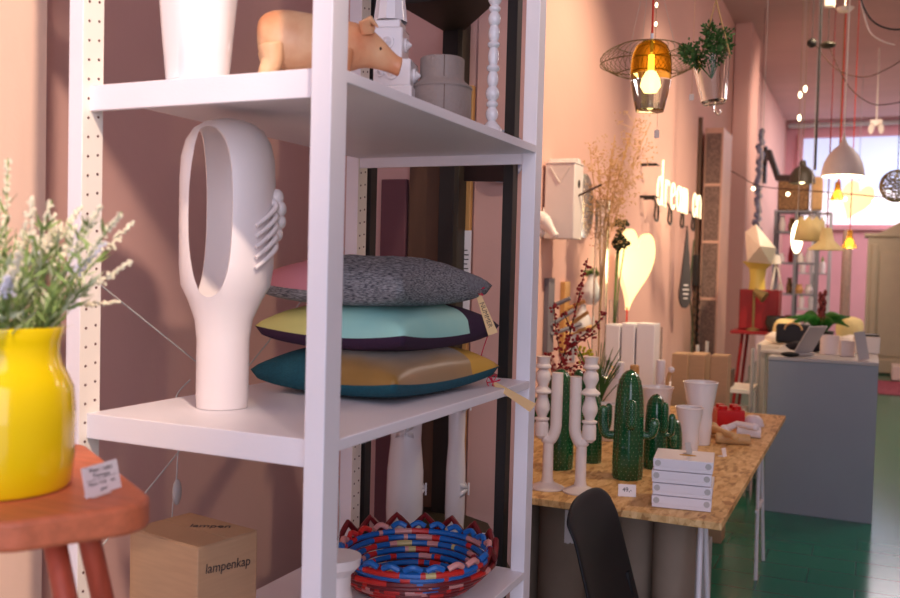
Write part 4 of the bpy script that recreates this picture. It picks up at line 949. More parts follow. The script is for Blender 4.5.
# berries, grasses in clear vases on the back left of the table
q = ray(556, 440, 'z', TZ); q = Vector((q.x, q.y, TZ+.001))
t_ = thing('berry_branch', 'dark twig covered with red berries rising behind the left candlestick', 'branch', q+Vector((0, 0, .012))); b = MB(M_twig); be = MB(M_berry); o_ = Vector(t_.location)
main = bez([(0, 0, 0), ray(557, 380, 'y', q.y)-o_, ray(567, 345, 'y', q.y)-o_, ray(578, 300, 'y', q.y)-o_, ray(588, 258, 'y', q.y)-o_], 10); b.sweep(main, [.005*(1-.7*i/len(main)) for i in range(len(main))], 6)
br = [((567, 347), (590, 330), (607, 313)), ((562, 362), (556, 330), (554, 302)), ((560, 372), (580, 365), (594, 362)), ((561, 368), (575, 345), (597, 333)), ((558, 385), (552, 372), (548, 352)), ((566, 350), (570, 330), (563, 312)), ((560, 374), (572, 378), (590, 376))]
paths = [main[22:]]
for t3 in br:
    pp = bez([ray(px, py, 'y', q.y+(-.03+.03*i))-o_ for i, (px, py) in enumerate(t3)], 8); b.sweep(pp, .0022, 5); paths.append(pp)
for pp in paths:
    for k_ in range(34):
        f = random.random(); be.ball(pp[int(f*(len(pp)-1))]+Vector((random.gauss(0, 1), random.gauss(0, 1), random.gauss(0, 1)))*.009, .0062, n=7, m=5)
b.build('twig', t_); o = be.build('berries', t_); o['kind'] = 'stuff'
t_ = thing('glass_vase', 'clear glass vase holding the berry branch', 'vase', q+Vector((0, 0, 0))); b = MB(M_glass); b.lathe([(0, 0), (.03, 0), (.035, .12), (.02, .2), (.024, .24), (.021, .24), (.017, .2), (.031, .12), (.027, .01), (0, .01)], n=28); b.build('vase_body', t_)
t_ = thing('grass_plant', 'tuft of long green and yellow grass behind the right candlestick', 'plant', ray(597, 428, 'z', TZ)); b = MB(M_fern); b2 = MB(mat('yellow_bloom', (206, 196, 60), .7)); o_ = Vector(t_.location)
for k_ in range(46):
    e = ray(random.uniform(572, 622), random.uniform(338, 385), 'y', o_.y+random.uniform(-.05, .05))-o_; b.sweep(bez([(random.uniform(-.02, .02), random.uniform(-.02, .02), .05), (e.x*.3, e.y*.3, e.z*.6), tuple(e)], 5), [.003]*6+[.0022]*4+[.0006], 4)
for px, py in ((588, 355), (586, 361), (591, 366), (584, 352)):
    e = ray(px, py, 'y', o_.y)-o_; 
    for k_ in range(8): b2.ball(e+Vector((random.gauss(0, 1), random.gauss(0, 1), random.gauss(0, 1)))*.012, .008, n=6, m=4)
b.build('blades', t_)['kind'] = 'stuff'; b2.build('blooms', t_)
b = MB(M_gloss); b.lathe([(0, 0), (.035, 0), (.042, .08), (.038, .08), (.03, .02), (0, .02)], n=28); b.build('pot', t_)
q = ray(608, 372, 'y', 4.1); t_ = thing('glass_bulb', 'small clear glass ball with metal cap standing in a white cup', 'glass ball', (q.x, q.y, q.z-.05)); b = MB(M_glass); b.ball((0, 0, .05), .035, n=24, m=16); b.build('ball', t_); b = MB(M_lgrey); b.cyl((0, 0, .08), (0, 0, .105), .012, None, 12); b.build('cap', t_)
bpy.data.objects.remove(t_.children[0]); bpy.data.objects.remove(t_.children[0] if t_.children else t_) if False else None
b = MB(M_glass); b.ball((0, 0, .05), .035, n=24, m=16); b.build('ball', t_)

# dark round mirror edge behind the rack post
b = MB(M_black); b.lathe([(0, 0), (.30, 0), (.30, .02), (0, .02)], n=48); t_ = tag(b.build('dark_round_mirror', None, (WX+.002, 4.42, 1.0), (0, PI/2, 0)), 'dark round disc on the wall half hidden by the rack post', 'mirror')

# ------------------------------------------------------------------ amber pendant and wire ring, hanging planter
q = ray(652, 40, 'y', 3.2); s = 3.38/FPX
lp = thing('amber_pendant_lamp', 'pendant lamp of amber glass over a clear glass cup, lit, on a red cord', 'pendant lamp', q)
b = MB(M_amber); b.lathe([(.002, 0), (9*s, -1.0*s), (15*s, -6*s), (18*s, -14*s), (19.2*s, -24*s), (19.2*s, -32*s), (18.6*s, -32*s), (18.4*s, -24*s), (17.2*s, -14*s), (14*s, -6.5*s), (8*s, -1.8*s), (.002, -1.2*s)], n=40); b.build('amber_dome', lp)
b = MB(M_glass); b.lathe([(19*s, -33*s), (18.8*s, -38*s), (16*s, -54*s), (13*s, -67*s), (0, -68*s), (0, -66.5*s), (12*s, -65.5*s), (15.2*s, -54*s), (18*s, -38*s), (18.2*s, -33*s)], n=40); b.build('glass_cup', lp)
b = MB(M_glass); b.lathe([(6*s, -58*s), (6*s, -66*s), (5.4*s, -66*s), (5.4*s, -58*s)], n=24, close=True); b.build('glass_foot', lp)
b = MB(M_bulb); b.lathe([(0, -50*s), (4*s, -49*s), (6.5*s, -43*s), (5.5*s, -36*s), (3*s, -30*s), (2.8*s, -14*s), (0, -13*s)], n=20); b.build('bulb', lp)
b = MB(M_redcord); b.cyl((0, 0, 4*s), (0, 0, ZC-q.z-.001), .0035, None, 8); b.build('cord', lp)
b = MB(M_white); b.cyl((0, 0, -12*s), (0, 0, 6*s), .006, .006, 12); b.build('cord_grip', lp)
light('POINT', 'amber_lamp_light', (q.x, q.y, q.z-44*s), (0, 0, 0), 5, (1, .66, .3), shadow_soft_size=.02)
q = ray(648, 74, 'y', 3.75); s = 3.9/FPX
wr = thing('wire_ring_shade', 'wide flat lampshade ring of fine brass wires hanging behind the amber lamp', 'lampshade', q)
Ri, Ro = 28*s, 45.5*s
b = MB(M_brass)
for R, z in ((Ri, 0), (Ro, .035), (Ri*1.02, .11)): b.sweep([(R*math.cos(2*PI*k_/64), R*math.sin(2*PI*k_/64), z) for k_ in range(64)], .0022, 6, closed=True)
b.build('hoops', wr)
b = MB(M_brass)
for k_ in range(44):
    a = 2*PI*k_/44; b.sweep([((Ri+(Ro-Ri)*math.sin(PI*t2/12)**.8)*math.cos(a+.025*t2), (Ri+(Ro-Ri)*math.sin(PI*t2/12)**.8)*math.sin(a+.025*t2), .11*t2/12) for t2 in range(13)], .0011, 4)
b.build('wire_cage', wr)
b = MB(M_lgrey)
for a in (0, 2.1, 4.2): b.cyl((Ri*math.cos(a), Ri*math.sin(a), .055), (0, 0, .5), .0008, None, 4)
b.cyl((0, 0, .5), (0, 0, ZC-q.z-.001), .0012, None, 5); b.build('hanging_wire', wr)
q2 = ray(692, 86, 'y', 3.6)
t_ = thing('hanging_price_tag', 'small white price tag dangling on a string below the brass wire ring, right side', 'tag', q2); b = MB(M_paper); b.prism(rounded([(-.009, -.055), (.009, -.055), (.009, -.030), (-.009, -.030)], .003), .001, 0, Matrix.Rotation(PI/2, 4, 'X')@Matrix.Identity(4)); b.build('tag_card', t_); b = MB(M_dry); b.cyl((0, 0, -.032), (0, 0, ZC-q2.z-.001), .0008, None, 5); b.build('string', t_)
q2 = ray(657, 128, 'y', 3.7); t_ = thing('hanging_price_tag', 'small white price tag dangling on a long thread under the amber lamp', 'tag', q2); b = MB(M_paper); b.prism(rounded([(-.01, -.04), (.01, -.04), (.01, -.008), (-.01, -.008)], .003), .001, 0, Matrix.Rotation(PI/2, 4, 'X')); b.build('tag_card', t_); b = MB(M_lgrey); b.cyl((0, 0, -.01), (0, 0, .28), .0008, None, 5); b.build('thread', t_)
# fairy light thread
q = ray(656, 20, 'y', 3.9); t_ = thing('fairy_light_wire', 'thin wire with two tiny lit beads hanging beside the red cord', 'fairy lights', (q.x, q.y, q.z-.2)); b = MB(M_brass); b.cyl((0, 0, 0), (0, 0, ZC-q.z+.199), .001, None, 5); b.build('wire', t_)
for py in (5, 24): b = MB(M_bulbw); b.ball((0, 0, ray(656, py, 'y', 3.9).z-q.z+.2), (.006, .006, .01)); b.build('bead_light', t_)
# hanging glass planter
q = ray(714, 104, 'y', 3.3); s = 3.3/FPX
hp = thing('hanging_glass_planter', 'clear glass cone planter hanging on twine beside the amber lamp', 'planter', q)
rt = Matrix.Rotation(-.12, 3, 'Y')
b = MB(M_glass); b.lathe([(0, 0), (10*s, 0), (12*s, 2*s), (18*s, 44*s), (17.2*s, 44*s), (11*s, 3*s), (0, 1.5*s)], n=36); b.build('glass_cone', hp, rot=(0, -.10, 0))
b = MB(M_glass); b.sweep(bez([(1*s, 0, 0), (1*s, 0, -6*s), (4*s, 0, -10*s), (7*s, 0, -8*s), (6*s, 0, -5*s)], 5), 1.0*s, 8); b.build('glass_hook', hp)
b = MB(M_dry); apex = ray(716, 0, 'y', 3.3)-q
for e in ((702, 52), (730, 55)): b.sweep([ray(*e, 'y', 3.3)-q, apex], .003, 6)
b.cyl(apex, (apex.x, apex.y, ZC-q.z-.001), .003, None, 6); b.build('twine', hp)
t_ = thing('leafy_plant', 'bushy green plant spilling out of the hanging glass planter', 'plant', ray(712, 70, 'y', 3.3)); o_ = Vector(t_.location); b = MB(M_fern)
for (px, py, r) in ((690, 55, 8), (703, 48, 9), (715, 42, 9), (722, 36, 8), (710, 30, 6), (698, 62, 6), (716, 56, 8), (686, 50, 5), (726, 46, 6)):
    e = ray(px, py, 'y', 3.3+random.uniform(-.03, .03))-o_
    for k_ in range(150):
        d = Vector((random.gauss(0, 1), random.gauss(0, 1), random.gauss(0, 1))); p_ = e+d*r*s*.42; leafq(b, p_, d+Vector((0, 0, .3)), .014, .0045)
    b.sweep([(0, 0, -.03), e], .0016, 4)
b.build('foliage', t_)['kind'] = 'stuff'

# ------------------------------------------------------------------ grey counter and things on it
ctr = thing('sales_counter', 'plain grey painted sales counter in the middle of the shop', 'counter', (-.228, 6.55, 0))
b = MB(M_grey); b.box((0, -.64, .465), (.608, .02, .93)); b.build('front_panel', ctr, bevel=.002)
b = MB(M_grey); b.box((-.29, .0, .465), (.02, 1.24, .93)); b.build('side_panel', ctr, bevel=.002)
b = MB(M_grey); b.box((.29, .0, .465), (.02, 1.24, .93)); b.build('side_panel', ctr, bevel=.002)
b = MB(M_lgrey); b.box((0, 0, .941), (.61, 1.31, .02)); b.build('counter_top', ctr, bevel=.002)
b = MB(M_lgrey); b.box((0, .6, .44), (.56, .02, .86)); b.build('back_panel', ctr)
CZt = .952
def ctp(px, py): r_ = ray(px, py, 'z', CZt); return Vector((r_.x, r_.y, CZt))
lt = thing('laptop', 'open silver laptop on the grey counter, screen tilted back', 'laptop', ctp(787, 354), -.55)
b = MB(M_lgrey); b.box((0, 0, .010), (.27, .18, .016)); b.build('keyboard_base', lt, bevel=.003)
b = MB(M_lgrey); b.box((.16, 0, .10), (.010, .18, .21), R=Matrix.Rotation(.55, 3, 'Y')); b.build('screen', lt, bevel=.003)
b = MB(M_chair); b.ball((0, 0, .0125), (.055, .035, .016)); tag(b.build('computer_mouse', None, ctp(790, 357)+Vector((0, 0, .004))), 'black computer mouse at the front edge of the grey counter', 'mouse')
t_ = thing('handbag', 'dark navy handbag behind the laptop on the counter', 'bag', ctp(790, 346)+Vector((0, .3, 0))); b = MB(mat('navy_leather', (26, 30, 40), .55)); b.box((0, 0, .07), (.24, .10, .14)); b.build('bag_body', t_, bevel=.02, seg=3); b = MB(M_wood); b.sweep([(.06*math.cos(a), -.05, .10+.05*math.sin(a)) for a in [PI*k_/10 for k_ in range(11)]], .006, 6); b.build('handle', t_)
b = MB(mat('navy_cloth', (34, 36, 46), .95, bump=.5)); b.ball((0, 0, .03), (.13, .06, .035), n=20, m=10)
for v2 in b.bm.verts: v2.co.z = max(v2.co.z+noise.noise(v2.co*30)*.015, .0)
tag(b.build('dark_scarf', None, ctp(806, 351)), 'crumpled dark scarf lying beside the handbag on the counter', 'scarf')
t_ = thing('cylinder_pot', 'pale pink cylindrical pot on the counter right of the laptop', 'pot', ctp(829, 354)); b = MB(M_ceramic); b.lathe([(0, 0), (.055, 0), (.058, .12), (.052, .12), (.05, .02), (0, .02)], n=28); b.build('pot_wall', t_)
t_ = thing('card_tent', 'grey upright display frame on the right end of the counter', 'display stand', ctp(861, 360), .25); b = MB(M_lgrey); b.box((0, 0, .085), (.06, .012, .17), R=Matrix.Rotation(-.2, 3, 'Y')); b.build('frame', t_)
t_ = thing('paper_stack_box', 'cream fabric-covered box on the right end of the counter', 'box', ctp(866, 354)+Vector((.0, .10, 0)), .1); b = MB(M_cream); b.box((0, 0, .055), (.15, .13, .11)); b.build('box_body', t_, bevel=.006); b = MB(M_olive); b.box((0, 0, .118), (.14, .12, .012)); b.build('lid', t_, bevel=.003)
t_ = thing('small_carton', 'small pale carton between the pot and the display frame', 'box', ctp(848, 357), .2); b = MB(M_clay); b.box((0, .05, .05), (.08, .07, .10)); b.build('carton', t_, bevel=.003)
# back table with plant and cushions
t_ = thing('rear_table', 'white table behind the counter piled with wrapped goods', 'table', (-.38, 8.2, 0)); b = MB(M_cream); b.box((0, 0, .86), (.84, .8, .04)); b.build('tabletop', t_)
for sx_ in (-.38, .38):
    for sy_ in (-.35, .35): b = MB(M_lgrey); b.box((sx_, sy_, .42), (.05, .05, .84)); b.build('leg', t_)
t_ = thing('bromeliad_plant', 'green bromeliad with a dark red spike in a black pot behind the counter', 'plant', (-.33, 8.05, .882))
b = MB(M_black); b.lathe([(0, 0), (.07, 0), (.10, .12), (.09, .12), (0, .08)], n=24); b.build('pot', t_)
b = MB(mat('glossy_leaf', (44, 110, 40), .35))
for k_ in range(20):
    a = k_*2.4; L2 = random.uniform(.2, .28); ca, sa = math.cos(a), math.sin(a); pth = bez([(0, 0, .1), (ca*L2*.4, sa*L2*.4, .20+.06*random.random()), (ca*L2, sa*L2, .16+.12*random.random())], 6); b.sweep(pth, [.012, .02, .024, .026, .026, .026, .024, .022, .018, .014, .010, .006, .001], 6, flat=.25)
b.build('leaves', t_)
b = MB(mat('dark_red_bract', (110, 40, 44), .5)); b.cyl((0, 0, .1), (.0, 0, .3), .012)
for k_ in range(14): a = k_*2.4; z = .22+k_*.016; b.ball((math.cos(a)*.02, math.sin(a)*.02, z), (.016, .016, .03), n=8, m=6)
b.build('flower_spike', t_)
for i, (x, y, sx_, sy_, sz_, m, nm, lb, ct_) in enumerate([(-.60, 8.2, .12, .11, .10, mat('pale_yellow_cloth', (240, 222, 160), .9, bump=.3), 'yellow_bundle', 'pale yellow cushion bundle left of the bromeliad', 'cushion'), (-.12, 8.38, .11, .11, .12, MC['pale_yellow_cloth'], 'yellow_bundle', 'pale yellow cushion bundle right of the bromeliad', 'cushion'), (-.62, 7.95, .14, .1, .05, M_cream, 'folded_textile', 'cream folded textiles on the rear table, left of the pot', 'textile'), (-.12, 7.95, .14, .1, .05, M_cream, 'folded_textile', 'cream folded textiles on the rear table, right of the pot', 'textile')]):
    b = MB(m); b.ball((0, 0, sz_), (sx_, sy_, sz_), n=20, m=12)
    for v2 in b.bm.verts: v2.co += v2.co.normalized()*noise.noise(v2.co*14+Vector((i, 0, 0)))*.02; v2.co.z = max(v2.co.z, 0)
    tag(b.build(nm, None, (x, y, .882)), lb, ct_)

# ------------------------------------------------------------------ rear left: red table, cabinet, lamps, shelves
def yz(px, py, y): return ray(px, py, 'y', y)
q0, q1 = yz(744, 331, 9.0), yz(785, 331, 9.0)
t_ = thing('red_side_table', 'red lacquered trestle table against the wall behind the OSB table', 'table', ((q0.x+q1.x)/2-.05, 9.3, 0)); tz = q0.z; tw_ = q1.x-q0.x+.15
b = MB(M_redmetal); b.box((0, 0, tz-.015), (tw_, .6, .03)); b.build('tabletop', t_, bevel=.003)
for sx_ in (-1, 1):
    for sy_ in (-1, 1): b = MB(M_redmetal); b.cyl((sx_*tw_*.45, sy_*.25, 0), (sx_*tw_*.30, sy_*.22, tz-.03), .016, None, 8); b.build('leg', t_)
q = yz(760, 328, 9.1); t_ = thing('red_cabinet', 'dark red metal box cabinet standing on the red table', 'cabinet', ((q0.x+q1.x)/2-.08, 9.38, tz+.001)); ctop = yz(760, 290, 9.2).z; hh = ctop-tz
b = MB(M_redmetal); b.box((0, 0, hh/2), (.36, .34, hh)); b.build('cabinet_body', t_, bevel=.004); b = MB(M_redmetal); b.box((0, -.175, hh/2), (.33, .012, hh-.03)); b.build('door', t_, bevel=.002)
q = yz(748, 325, 9.05); t_ = thing('desk_lamp', 'brass desk lamp standing on the red table', 'lamp', (q.x+.04, 9.1, tz+.001)); b = MB(M_brass); b.lathe([(0, 0), (.06, 0), (.06, .015), (.02, .03), (0, .03)], n=20); b.build('base', t_)
b = MB(M_brass); b.cyl((0, 0, .02), (0, 0, .36), .012, None, 8); b.build('stem', t_); b = MB(M_brass); b.sweep([(-.0, 0, .38), (.10, -.03, .32)], [.025, .055], 16); b.build('lamp_head', t_)
q = yz(775, 328, 8.85); t_ = thing('dark_glass_bowl', 'dark smoked glass bowl on the red table', 'bowl', (q.x, 9.06, tz+.001)); b = MB(mat('smoked_glass', (60, 62, 60), .1, alpha=.8)); b.lathe([(0, 0), (.08, 0), (.11, .08), (.10, .15), (.095, .15), (.10, .08), (.07, .01), (0, .01)], n=28); b.build('bowl', t_)
q = yz(762, 290, 9.2); t_ = thing('yellow_vase_lamp', 'pale yellow flared vase on top of the red cabinet', 'vase', (q.x-.06, 9.34, ctop+.002)); b = MB(mat('pale_yellow_glaze', (236, 216, 110), .3)); b.lathe([(0, 0), (.08, 0), (.07, .1), (.08, .2), (.15, .27), (.14, .27), (.07, .2), (0, .05)], n=28); b.build('vase_body', t_)
q = yz(773, 290, 9.2); t_ = thing('tripod_lamp', 'small white tripod table lamp on the red cabinet', 'lamp', (q.x+.01, 9.30, ctop+.002))
for a in (0, 2.1, 4.2): b = MB(M_cream); b.cyl((.07*math.cos(a), .07*math.sin(a), 0), (0, 0, .27), .008, None, 8); b.build('leg', t_)
b = MB(M_cream); b.lathe([(.05, .25), (.03, .33), (0, .34), (0, .33), (.025, .325), (.045, .25)], n=16); b.build('shade', t_)
# paper bag sculpture hanging on wall (white folded)
t_ = thing('folded_paper_lamp', 'large white folded paper lampshade by the wall above the red cabinet', 'lampshade', ray(757, 262, 'y', 8.9)); o_ = Vector(t_.location); b = MB(M_cream)
pp = [ray(px, py, 'y', y)-o_ for px, py, y in ((745, 232, 9.0), (756, 224, 8.8), (776, 248, 8.8), (771, 264, 8.9), (747, 262, 9.0), (760, 246, 8.6), (750, 240, 9.4), (775, 255, 9.3), (748, 258, 9.4))]
V_ = [b.bm.verts.new(p_) for p_ in pp]
bmesh.ops.convex_hull(b.bm, input=V_)
b.build('folded_shade', t_, flat=10)
b = MB(M_lgrey); b.cyl((0, .1, .1), (0, .1, ZC-o_.z-.001), .003, None, 5); b.build('hanging_wire', t_)

# grey shelving with pots far back
def shelf_unit(name, label, px0, px1, ytop, ydepth, levels, m, dep, posts=3, skew=0):
    a = ray(px0, ytop, 'y', ydepth); c = ray(px1, ytop, 'y', ydepth); w = c.x-a.x; H = a.z
    t_ = thing(name, label, 'shelving', (a.x+w/2, ydepth+dep/2, 0))
    for i in range(posts):
        for s_ in (-1, 1): b = MB(m); b.box((-w/2+w*i/(posts-1), s_*dep/2, H/2), (.045, .045, H)); b.build('post', t_)
    zs = [H*(k_+.3)/levels for k_ in range(levels)]+[H-.02]
    for z in zs: b = MB(m); b.box((0, 0, z), (w, dep, .03)); b.build('shelf', t_)
    return t_, a.x, w, zs
su, sx0, sw, zs = shelf_unit('grey_shelf_unit', 'tall open shelf unit in grey-white paint, far back left with small pots', 776, 818, 210, 15.5, 5, M_sgrey, .5)
random.seed(5); gcols = [M_clay, M_cream, M_basketweave, M_ceramic, M_oak, M_redmetal]
names = ['white', 'cream', 'woven', 'pale', 'wooden', 'dark red']
k_ = 0
for li, z in enumerate(zs[:-1]):
    for j in range(4):
        m = gcols[(li*3+j*2) % 6]; x_ = sx0+sw*(j+.6)/4.3; r_ = random.uniform(.045, .075); h_ = random.uniform(.13, .26)
        b = MB(m); b.lathe([(0, 0), (r_*.8, 0), (r_, h_*.4), (r_*.6, h_*.8), (r_*.7, h_), (0, h_)], n=14)
        tag(b.build('small_vase', None, (x_, 15.7, z+.016)), '%s vase, %s along %s of the grey shelf unit' % (names[(li*3+j*2) % 6], ['first', 'second', 'third', 'fourth'][j], ['the lowest shelf', 'the second lowest shelf', 'the middle shelf', 'the second highest shelf', 'the highest shelf'][li]), 'vase', 'small vases on the grey shelf unit')
# woven baskets on top
q = yz(797, 208, 12.2); topz = zs[-1]+.016
b = MB(M_basketweave); b.box((0, 0, .26), (.46, .40, .52)); tag(b.build('woven_hamper', None, (sx0+.24, 15.75, topz), bevel=.04, seg=3), 'dark patterned woven hamper on top of the grey shelf unit', 'basket')
b = MB(M_wood); b.box((0, 0, .27), (.17, .34, .54)); tag(b.build('cane_basket', None, (sx0+.585, 15.75, topz), bevel=.05, seg=3), 'tall pale cane basket on top of the grey shelf unit, beside the hamper', 'basket')
su2, sx2, sw2, zs2 = shelf_unit('white_shelf_unit', 'white open shelf unit against the back wall with plants and bottles', 797, 831, 212, 17.6, 4, M_lgrey, .4)
for li, z in enumerate(zs2[:-1]):
    for j in range(3):
        x_ = sx2+sw2*(j+.7)/3.4; t_ = thing('potted_sprout', 'white pot with a green sprout, %s on %s of the white shelf unit' % (['left', 'middle', 'right'][j], ['the lowest shelf', 'the second shelf', 'the third shelf', 'the top shelf'][li]), 'plant', (x_, 17.8, z+.016), 0, 'potted sprouts on the white shelf unit')
        b = MB(M_clay); t_.scale = (.75, .75, .72); b.lathe([(0, 0), (.06, 0), (.075, .2), (.05, .28), (0, .28)], n=14); b.build('pot', t_)
        b = MB(M_leaf); b.sweep([(0, 0, .27), (.0, 0, .34), (.01, 0, .42)], [.03, .03, .005], 6); b.build('sprout', t_)

# white & metal trolley behind OSB table
q = yz(745, 385, 6.2); t_ = thing('metal_trolley', 'light metal shelf trolley behind the OSB table, left of the counter', 'trolley', (-.86, 6.6, 0))
Ht = ray(745, 370, 'y', 6.4).z+.15
for sx_ in (-.18, .18):
    for sy_ in (-.2, .2): b = MB(M_lgrey); b.cyl((sx_, sy_, 0), (sx_, sy_, Ht), .012, None, 8); b.build('post', t_)
for z in (.15, .40, .66): b = MB(M_cream); b.box((0, 0, z), (.36, .40, .025)); b.build('shelf', t_)
for i, (x_, z) in enumerate(((-.95, .4135), (-.78, .4135), (-.88, .6735))): b = MB((M_brown, M_cream, M_brown)[i]); b.box((0, 0, .06), (.12, .2, .12)); tag(b.build('storage_tin', None, (x_, 6.55, z), bevel=.005), ['brown storage tin, left on the middle trolley shelf', 'cream storage tin, right on the middle trolley shelf', 'brown storage tin on the top trolley shelf'][i], 'tin', 'tins on the trolley')

# wardrobe
q = ray(877, 368, 'z', 0); wy = 15.2; a = ray(868, 236, 'y', wy)
wd = thing('wardrobe', 'cream antique wardrobe with an arched moulded top, far right against the back wall', 'wardrobe', (a.x, wy, 0)); HH = a.z
b = MB(M_ward); b.box((.75, .3, HH/2), (1.5, .6, HH)); b.build('carcass', wd, bevel=.01)
b = MB(M_ward)
for x_, w_ in ((.10, .08), (1.4, .08)): b.box((x_, -.02, HH/2), (w_, .04, HH-.25))
b.box((.75, -.03, .12), (1.54, .08, .2)); b.build('pilaster_trim', wd, bevel=.01)
b = MB(M_ward); b.box((.45, -.015, HH/2+.02), (.56, .03, HH-.5)); b.build('door', wd, bevel=.012, seg=3)
b = MB(M_ward); b.box((1.05, -.015, HH/2+.02), (.56, .03, HH-.5)); b.build('door', wd, bevel=.012, seg=3)
b = MB(M_ward); arch = [(-.05, 0)]+[(-.05+1.6*k_/30, .05+(.28*math.sin(PI*min(max((k_/30-.12)/.76, 0), 1))**1.2)) for k_ in range(31)]+[(1.55, 0)]
b.prism(arch, .7, 0, Matrix.Translation((0, .65, HH-.01))@Matrix.Rotation(PI/2, 4, 'X')); b.build('arched_cornice', wd, bevel=.01)
# rug, dark bag, pillar birch pole, bench
q = ray(890, 388, 'z', 0); b = MB(M_rose); b.box((0, 0, .006), (1.6, 1.6, .012)); tag(b.build('rose_rug', None, (q.x+.65, q.y, 0)), 'rose-red patterned rug on the green floor in front of the wardrobe', 'rug')
q = ray(892, 369, 'z', 0); b = MB(M_cream); b.box((0, 0, .12), (1.0, .5, .2)); tag(b.build('low_bench', None, (q.x+.45, 14.4, 0), bevel=.01), 'low cream bench in front of the wardrobe', 'bench')
q = yz(843, 350, 13.5); t_ = tag(MB(M_plaster).lathe([(0, 0), (.07, 0), (.06, 2.0), (.05, yz(843, 230, 13.5).z), (0, yz(843, 230, 13.5).z)], n=12).build('birch_pole', None, (q.x, 13.5, 0)), 'pale birch trunk pole standing behind the bromeliad', 'pole')

# ------------------------------------------------------------------ pendant lamps at the back
def cord(root, m, h, r=.004, x=0, y=0): b = MB(m); b.cyl((x, y, 0), (x, y, h), r, None, 6); b.build('cord', root)
q = ray(844, 140, 'y', 6.6); s = q.y/FPX*.93
t_ = thing('white_dome_pendant', 'large white onion-shaped metal pendant lamp, lit, above the counter', 'pendant lamp', q)
b = MB([M_cream]); o_ = [(0, 6), (1.2, 5.5), (2, 0), (4.5, -5), (9, -9), (14, -15), (17.5, -22), (19.5, -30), (20, -35)]
b.lathe([(r*s, z*s) for r, z in o_]+[((r-.5)*s if r else 0, (z-.6)*s) for r, z in reversed(o_)], n=48); b.build('shade', t_)
b = MB(M_bulbw); b.ball((0, 0, -28*s), 4.5*s); b.build('bulb', t_); b = MB(M_cream); b.cyl((0, 0, 5*s), (0, 0, ZC-q.z-.001), .004, None, 6); b.build('cord', t_)
light('POINT', 'dome_pendant_light', (q.x, q.y, q.z-33*s), (0, 0, 0), 8, (1, .8, .55), shadow_soft_size=.03)
q = ray(850, 228, 'y', 8.2); s = 8.0/FPX
def bulb_pendant(label, px, py, y, sc, cordm, pw):
    q = ray(px, py, 'y', y); s = y*.92/FPX*sc; t_ = thing('amber_bulb_pendant', label, 'pendant lamp', q, 0, 'small amber bulb pendants')
    b = MB(mat('amber_plastic', (255, 214, 110), .25, trans=.85)); b.lathe([(2.5*s, 0), (3*s, -6*s), (4*s, -10*s), (7.5*s, -18*s), (7*s, -18*s), (3.5*s, -10*s), (2.4*s, -6*s), (2*s, 0)], n=24, close=True); b.build('shade', t_)
    b = MB(M_bulb); b.ball((0, 0, -12.5*s), (4*s, 4*s, 5*s)); b.build('bulb', t_); b = MB(cordm); b.cyl((0, 0, -2*s), (0, 0, ZC-q.z-.001), .004, None, 6); b.build('cord', t_)
    light('POINT', 'amber_bulb_light', (q.x, q.y-.0, q.z-20*s), (0, 0, 0), pw, (1, .7, .35), shadow_soft_size=.03)
bulb_pendant('small lit amber pendant hanging low, right of the beige petal lamp', 850, 230, 8.2, 1, M_redcord, 2)
bulb_pendant('small lit amber pendant hanging right below the large white onion pendant', 838, 182, 9.5, 1, M_brass, 2)
q = ray(827, 228, 'y', 8.0); s = 7.8/FPX
t_ = thing('petal_pendant', 'beige pendant lamp with a scalloped petal rim and a dark red cord', 'pendant lamp', q); b = MB(mat('beige_shade', (196, 176, 126), .6))
pr = [(4*s, 0), (5.5*s, -6*s), (7*s, -12*s), (14*s, -19*s), (16*s, -21*s)]
b.lathe([(.1*s, .3*s)]+pr+[(15.2*s, -21*s), (13.2*s, -18.5*s), (6.4*s, -12*s), (5*s, -6*s), (3.4*s, -.5*s)], n=72, fn=lambda a, z: 1+(.07*abs(math.sin(5*a)) if z < -12*s else .0)); b.build('shade', t_)
b = MB(M_bulbw); b.ball((0, 0, -18*s), 2.6*s); b.build('bulb', t_); b = MB(mat('dark_red_cord', (110, 26, 34), .6)); b.cyl((0, 0, 0), (0, 0, ZC-q.z-.001), .005, None, 6); b.build('cord', t_)
q = ray(811, 220, 'y', 8.7); s = 8.4/FPX
t_ = thing('paper_lampshade', 'beige lampshade with a jagged top edge, left of the petal pendant', 'lampshade', q); b = MB(MC['beige_shade'])
b.lathe([(11*s, 0), (15.5*s, -20*s)], n=18, fn=lambda a, z: 1+.02*math.cos(9*a)); 
for i, v2 in enumerate(b.bm.verts):
    if v2.co.z > -.01: v2.co.z += (.03 if i % 2 else -.01)
b.build('shade', t_, solid=.004, flat=10); b = MB(M_lgrey); b.cyl((0, 0, -5*s), (0, 0, ZC-q.z-.001), .003, None, 5)
b.cyl((-11*s, 0, -5*s), (11*s, 0, -5*s), .003, None, 5); b.build('cord', t_)
q = ray(797, 237, 'y', 9.6); s = 9.2/FPX; t_ = thing('oval_wall_light', 'tall oval white glowing lamp hanging left of the jagged lampshade', 'lamp', q); b = MB(M_bulbw); b.ball((0, 0, 0), (5.5*s, 5*s, 16*s), n=20, m=14); b.build('globe', t_); b = MB(M_lgrey); b.cyl((0, 0, 15*s), (0, 0, ZC-q.z-.001), .003, None, 5); b.build('cord', t_)
q = ray(897, 186, 'y', 8.5); s = 8.1/FPX; t_ = thing('wire_globe_lamp', 'woven wire globe lampshade at the right edge of the picture', 'lampshade', q); b = MB(M_brass)
